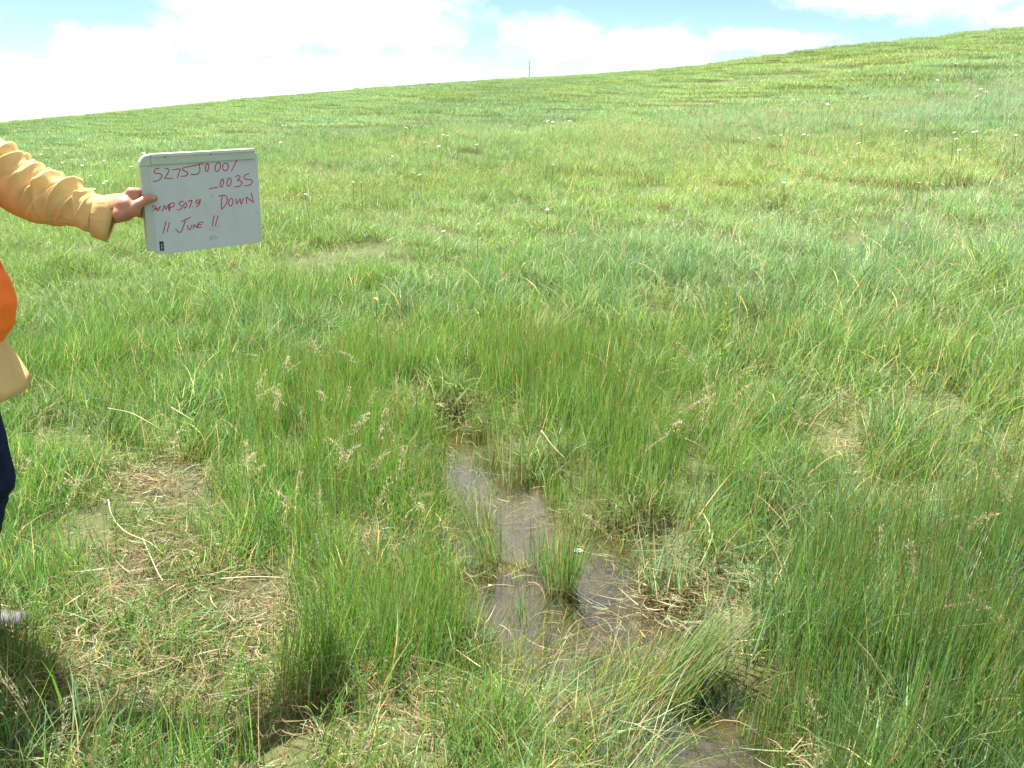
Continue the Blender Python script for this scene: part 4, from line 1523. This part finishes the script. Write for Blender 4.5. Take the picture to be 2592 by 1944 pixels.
# ------------------------------------------------------------------ single stalks, tufts and litter
def stalk_meshes():
    out = []
    for vi in range(5):
        bend = 0.12 + 0.13 * vi
        H = 0.5
        t = np.linspace(0, 1, 8)
        pts = [(bend * H * q ** 2.2, 0.01 * math.sin(3 * q), H * (q - .25 * bend * q ** 2.5)) for q in t]
        v, f = tube(pts, list(0.0013 - 0.0008 * t), 5)
        stem = mesh_obj('stem', v, f, M_STALK, link=False).data
        n = 60
        q = rng.uniform(.70, 1.0, n)
        bx = bend * H * q ** 2.2; bz = H * (q - .25 * bend * q ** 2.5)
        spr = .030 * (1.05 - q) / .3 + .003
        off = np.abs(rng.normal(0, 1, n)) * spr
        aa = rng.uniform(0, 6.28, n)
        x = bx + off * np.cos(aa) * .9 + off * .5; y = off * np.sin(aa) * .9; z = bz + rng.normal(0, .004, n)
        L = rng.uniform(.009, .016, n)
        a = strips(x, y, z, L, rng.uniform(.2, 1.0, n), rng.normal(0, .8, n), L * .40, rng.uniform(0, 3.14, n),
                   pick(n, [((.52, .44, .29), 3), ((.42, .33, .21), 2), ((.42, .40, .21), 1)]), 2)
        # branchlets
        m = 22
        q = rng.uniform(.70, .95, m)
        b = strips(bend * H * q ** 2.2, np.zeros(m), H * (q - .25 * bend * q ** 2.5), np.full(m, .02), rng.uniform(.6, 1.8, m), rng.uniform(0, 6.28, m), np.full(m, .0011),
                   rng.uniform(0, 3.14, m), pick(m, [((.45, .40, .22), 1)]), 2, tipw=.5)
        v, f, c = merge([a, b])
        head = mesh_obj('seed_head', v, f, M_PLANT, cols=c, link=False).data
        tip = (bend * H * .85 ** 2.2, 0, H * (.85 - .25 * bend * .85 ** 2.5))
        out.append((stem, head, tip))
    return out


M_STALK = simple_mat("seed_stem", (0.42, 0.38, 0.17), 0.6, 0.2, 30, translucent=0.2)


def build_stalks():
    SM = stalk_meshes()
    def z(l, x0, y0, s): return [(x0 + u * s, y0 + v * s) for u, v in l]
    pts = z([(840, 50), (545, 220), (350, 330), (360, 380), (165, 450), (200, 520), (150, 590), (270, 620), (300, 570), (450, 700), (780, 560), (600, 570), (640, 740), (870, 720),
             (840, 770), (710, 920), (760, 970), (720, 1000), (800, 290), (940, 570), (1010, 770), (1120, 490), (1230, 540), (1080, 800), (85, 990), (340, 1290), (420, 1180), (580, 1280),
             (1020, 1260), (1230, 1270), (1290, 1290), (130, 1080), (980, 1010), (1140, 1050)], 600, 800, 800 / 2212)
    pts += z([(390, 860), (350, 920), (430, 900), (150, 1100), (230, 1070), (290, 1060), (420, 970), (560, 1120), (600, 880), (1770, 1600), (1950, 1590), (2080, 1420), (60, 620), (300, 640),
              (130, 1150), (930, 1000), (410, 390), (700, 360), (2130, 1380), (1180, 870), (1560, 920)], 1600, 600, 992 / 2194)
    pts += z([(1830, 50), (1990, 40), (1950, 180), (2080, 480), (1540, 140), (1690, 240), (1840, 440), (1220, 930), (220, 125)], 1400, 1300, 1192 / 2212)
    pts += z([(280, 250), (150, 490), (200, 480), (490, 620), (530, 650), (1230, 320), (1170, 190), (1740, 440)], 0, 1000, 700 / 1936)
    pts += [(25, 1735), (160, 1830), (1680, 720), (1640, 730), (1770, 740), (1830, 700), (1110, 700), (1270, 690)]
    for (a, b) in pts:
        k = int(rng.integers(0, 5))
        stem, head, tip = SM[k]
        rz = rng.uniform(0, 6.28)
        sc = rng.uniform(.55, .9)
        hh = tip[2] * sc
        g, p = hit(a, b, hh)
        if g is None:
            continue
        r = math.hypot(p[0], p[1])
        dx = tip[0] * sc * math.cos(rz); dy = tip[0] * sc * math.sin(rz)
        x, y = p[0] - dx, p[1] - dy
        xm = 0.1
        if y > 5.2:
            w = 'on the lower slope beyond the rushes'
        elif x < -0.95:
            w = 'by the trampled straw near the navy trousers'
        elif x < xm:
            w = 'in the rushes left of the puddle'
        elif y > 3.2:
            w = 'in the blue-green grass right of the water'
        else:
            w = 'in the dark rushes past the bent sheaf'
        t = thing('seed_stalk', ('short ' if sc < .7 else 'tall ') + ('upright', 'slightly bent', 'leaning', 'nodding', 'drooping')[k] + ' tan seed stalk ' + w, 'grass stalk', (x, y, float(height(x, y)) - .005), 'seeding stalks ' + w, rz)
        for nm, me in (('stem', stem), ('seed_head', head)):
            o = part(nm, me, t); o.scale = (sc, sc, sc * 1.02)
            if nm == 'seed_head':
                o['kind'] = 'stuff'


build_stalks()


def grow_tuft(name, label, base_px, n, rad, h0, h1, lean, w, pal, tipc=0.5, spread=0.25, group=None, seg=5, fan=0.6):
    g, _ = hit(*base_px)
    t = thing(name, label, 'grass tuft', (g[0], g[1], float(height(g[0], g[1]))), group)
    x, y = disc(n, rad)
    h = rng.uniform(h0, h1, n)
    phi_l = math.atan2(lean[1], lean[0]); L = math.hypot(*lean)
    vx = lean[0] + x / rad * fan * .3 + rng.normal(0, spread, n) * .5
    vy = lean[1] + y / rad * fan * .3 + rng.normal(0, spread, n) * .5
    bend = np.hypot(vx, vy); phi = np.arctan2(vy, vx)
    v, f, c = strips(x, y, np.full(n, -.035), h, bend, phi, np.full(n, w) * rng.uniform(.75, 1.25, n), rng.uniform(0, 3.14, n), pick(n, pal, .2), seg,
                     tip=((.34, .22, .09), (rng.uniform(0, 1, n) < tipc) * 1.0), base=(.30, .24, .06), droop=.30, power=1.25, tipw=.25)
    mesh_obj('blades', v, f, M_PLANT, t, cols=c)
    return t


PAL_T = [(G_FRESH, 4), (G_DEEP, 5), ((.12, .24, .05), 4), (YELL, 1), (STRAW, .5)]
PAL_O = [((.20, .25, .07), 5), (G_DEEP, 3), (YELL, 2), (STRAW, 2), (G_BLUE, 2)]
PAL_L = [((.22, .28, .08), 6), ((.15, .25, .06), 5), (G_DEEP, 4), (YELL, 1), (STRAW, .6), (G_BLUE, 2)]
grow_tuft('rush_tuft', 'upright rush tuft standing alone in the middle of the puddle', (1425, 1500), 170, .055, .20, .40, (.05, .02), .0026, PAL_T)
grow_tuft('grass_clump', 'dark grass clump growing in front of the shoe', (62, 1715), 200, .09, .10, .22, (.1, .05), .003, [(G_DEEP, 5), (BROWN, 2), (G_FRESH, 2)], spread=.3)
grow_tuft('grass_clump', 'short upright grass clump beside the toe of the shoe', (15, 1690), 160, .09, .12, .24, (.05, .05), .003, [(G_DEEP, 5), (G_FRESH, 3)], spread=.25)
grow_tuft('rush_tuft', 'short rush tuft on the left rim of the puddle strip', (1215, 1330), 90, .06, .10, .24, (-.05, .1), .0025, PAL_T, spread=.3)
grow_tuft('rush_tuft', 'rush tuft with yellow bases parting the top of the puddle', (1225, 1195), 90, .06, .12, .26, (.02, .1), .0026, PAL_O, spread=.25)
grow_tuft('rush_tuft', 'small fan of rushes low in the widest water', (1330, 1580), 60, .05, .10, .22, (.0, .0), .0025, PAL_T, spread=.5)
grow_tuft('rush_tuft', 'slim upright rush tuft touching the tall mid-puddle tuft', (1370, 1440), 70, .06, .12, .30, (.02, .05), .0026, PAL_T)
grow_tuft('rush_tuft', 'dark rush tuft leaning left between two strips of open water', (1245, 1425), 120, .055, .18, .36, (-.22, .05), .0026, PAL_T)
grow_tuft('rush_tuft', 'thin yellowish rush tuft at the top end of the puddle', (1290, 1235), 80, .07, .14, .32, (.05, .1), .0028, PAL_O)
grow_tuft('rush_tuft', 'ragged low tuft of rushes half drowned in dark water', (1310, 1680), 130, .12, .10, .24, (.15, .0), .0026, PAL_O, spread=.7)
grow_tuft('leaning_tuft', 'large olive grass tuft bent over sideways into a sheaf above the lower pool', (1680, 1800), 380, .075, .18, .40, (.66, .42), .0026, PAL_L, tipc=.3, spread=.22, fan=-.45, seg=6)
grow_tuft('rush_tuft', 'loose fine tuft left of the bent sheaf', (1590, 1770), 220, .13, .16, .34, (.42, .12), .0024, PAL_O, tipc=.5, spread=.45)
grow_tuft('grass_tuft', 'pale blue-green grass tuft on the muddy bank', (1700, 1490), 130, .10, .16, .36, (.0, .02), .0042, [(G_BLUE, 6), (G_PALE, 3), (STRAW, 2)], spread=.3)
grow_tuft('grass_tuft', 'sprawling light green tuft in front of the puddle', (1400, 1910), 520, .26, .12, .28, (.25, -.05), .0034, [(G_PALE, 3), (G_FRESH, 4), (G_BLUE, 3), (STRAW, 2)], spread=.9)
grow_tuft('grass_tuft', 'pale arching tuft rooted beyond the far end of the water', (1350, 880), 90, .09, .25, .42, (.35, .0), .005, [(G_PALE, 6), (STRAW, 3)], spread=.5)


# broken pale leaves lying on the water
def leaves_on_water():
    segs = [[(1392, 1490), (1450, 1500), (1500, 1530)], [(1440, 1430), (1470, 1500), (1540, 1540)], [(1440, 1465), (1480, 1515), (1520, 1535)], [(1400, 1535), (1470, 1530), (1530, 1540)],
            [(1320, 1455), (1380, 1462), (1415, 1470)], [(1420, 1490), (1500, 1545)], [(1500, 1490), (1545, 1535)]]
    for s in segs:
        P = []
        for i, (a, b) in enumerate(s):
            d = ray(a, b)
            zz = WATER_Z + (0.075 if i == 0 else 0.02 if i == 1 and len(s) == 3 else 0.004)
            P.append(CAM + d * ((zz - CAM[2]) / d[2]))
        P = catmull(P, 4)
        base = P[-1].copy()
        V, F = [], []
        for i, p in enumerate(P):
            q = i / (len(P) - 1)
            t = P[min(i + 1, len(P) - 1)] - P[max(i - 1, 0)]
            sd = np.cross(t, (0, 0, 1.)); sd /= np.linalg.norm(sd) + 1e-9
            w = .0021 * (0.25 + .75 * min(1, q * 2.5))
            V.append(p - base - sd * w); V.append(p - base + sd * w + np.array((0, 0, .0015)))
        for i in range(len(P) - 1):
            F.append((2 * i, 2 * i + 1, 2 * i + 3, 2 * i + 2))
        o = mesh_obj('fallen_leaf', V, F, M_PALELEAF, smooth=True)
        o.location = base
        tag(o, 'broken pale blue-green grass leaf lying across the puddle', 'leaf', 'broken leaves across the puddle')


M_PALELEAF = simple_mat("pale_leaf", (0.24, 0.34, 0.22), 0.5, 0.2, 40, translucent=0.3)
leaves_on_water()


def straws():
    M = simple_mat("straw_stem", (0.62, 0.55, 0.33), 0.55, 0.2, 30, translucent=0.15)
    rows = [([(274, 1264), (284, 1306), (318, 1346), (380, 1374), (414, 1404)], .10, .05, 'long curved straw stem bowed over the trampled grass'),
            ([(272, 1033), (330, 1045), (375, 1068), (408, 1087)], .30, .20, 'arched straw stem above the green grass beside the navy trousers'),
            ([(283, 925), (282, 975), (282, 1022)], .42, .12, 'upright pale straw stem behind the arched one'),
            ([(434, 1031), (460, 1047), (490, 1065)], .30, .25, 'short straight straw stem in the grass left of the rushes'),
            ([(1560, 1280), (1555, 1330), (1562, 1390)], .22, .05, 'bent yellow stem rising from the brown shallows'),
            ([(1640, 1355), (1610, 1375), (1592, 1405)], .10, .0, 'hooked straw stem curving over the brown shallows'),
            ([(1180, 1190), (1250, 1200), (1300, 1208)], .02, .01, 'straw stem floating near the top end of the puddle'),
            ([(1370, 1090), (1400, 1130), (1430, 1160)], .30, .2, 'thin straw stem leaning in the rushes behind the puddle'),
            ([(1735, 1110), (1780, 1135), (1800, 1180)], .34, .1, 'curved straw stem under the cluster of seed heads'),
            ([(1850, 1360), (1885, 1310), (1900, 1295)], .05, .28, 'slanting straw stem in the blue-green grass'),
            ([(360, 1360), (395, 1440), (412, 1470)], .03, .15, 'straw stem poking out of the dark trampled hollow'),
            ([(560, 1465), (640, 1460), (720, 1462)], .10, .10, 'straight straw stem lying beside the dark hollow')]
    for (s, h0, h1, lab) in rows:
        P = []
        for i, (a, b) in enumerate(s):
            hh = h0 + (h1 - h0) * i / (len(s) - 1)
            g, p = hit(a, b, hh)
            if g is None: continue
            P.append(p)
        P = catmull(P, 5)
        lo = min(P, key=lambda p: p[2] - float(height(p[0], p[1])))
        # carry the lower end into the ground
        end = P[-1] if h1 <= h0 else P[0]
        gz = float(height(end[0], end[1]))
        ext = np.array((end[0] + .01, end[1] + .01, gz - .01))
        P = P + [ext] if h1 <= h0 else [ext] + P
        base = ext
        v, f = tube([p - base for p in P], list(np.linspace(.0022, .0013, len(P))), 6)
        o = mesh_obj('straw_stem', v, f, M, smooth=True)
        o.location = base
        tag(o, lab, 'straw')


straws()


def debris():
    for (a, b, s, lab) in ((1462, 1398, .020, 'small whitish clump of litter on the mud behind the mid-puddle tuft'),
                           (1700, 1528, .024, 'pale crumpled litter at the foot of the muddy bank'),
                           (1240, 1495, .008, 'tiny white shell-like scrap at the puddle edge')):
        g, _ = hit(a, b)
        bm = bmesh.new()
        bmesh.ops.create_icosphere(bm, subdivisions=3, radius=1)
        for v in bm.verts:
            q = v.co.copy()
            n = float(vnoise(q.x * 2.3 + a, q.y * 2.3 + q.z * 1.7, 5)) * .9 + float(vnoise(q.x * 5, q.y * 5 + q.z * 4, 6)) * .5
            v.co = Vector((q.x * 1.5, q.y * .8, q.z * .30)) * (0.35 + n * .8)
        me = bpy.data.meshes.new('litter_clump'); bm.to_mesh(me); bm.free()
        for v in me.vertices: v.co *= s
        me.materials.append(M_DEBRIS)
        o = bpy.data.objects.new('litter_clump', me); COL.objects.link(o)
        o.location = (g[0], g[1], max(g[2], WATER_Z) + s * .12)
        tag(o, lab, 'litter')


debris()


def dock_plant():
    g, p = hit(1835, 725, .55)
    t = thing('flowering_dock', 'tall yellow-green flower spike standing above the grass', 'plant', tuple(g))
    H = p[2] - g[2]
    pts = [(0, 0, -.02), (.01, 0, H * .5), (.02, 0, H)]
    v, f = tube(catmull(pts, 4), .004, 6)
    mesh_obj('stem', v, f, simple_mat("dock_stem", (0.30, 0.38, 0.06), 0.6), t)
    n = 80
    q = rng.uniform(.5, 1.0, n)
    a = rng.uniform(0, 6.28, n); rr = .035 * (1.15 - q) * rng.uniform(.3, 1.2, n)
    vv, ff, c = strips(.02 * q + rr * np.cos(a), rr * np.sin(a), H * q, np.full(n, .015), rng.uniform(.2, .9, n), a, np.full(n, .008), rng.uniform(0, 3.14, n),
                       pick(n, [((.40, .44, .10), 3), ((.30, .38, .08), 2)]), 2)
    mesh_obj('flower_spike', vv, ff, M_PLANT, t, cols=c)
    for k in range(5):
        a = k * 2.2
        vv, ff, c = strips(np.zeros(1), np.zeros(1), np.array([H * (.1 + .07 * k)]), np.array([.11]), np.array([.9]), np.array([a]), np.array([.018]), np.array([a + 1.57]), np.array([[.16, .30, .05]]), 4)
        mesh_obj('leaf', vv, ff, M_PLANT, t, cols=c)


dock_plant()
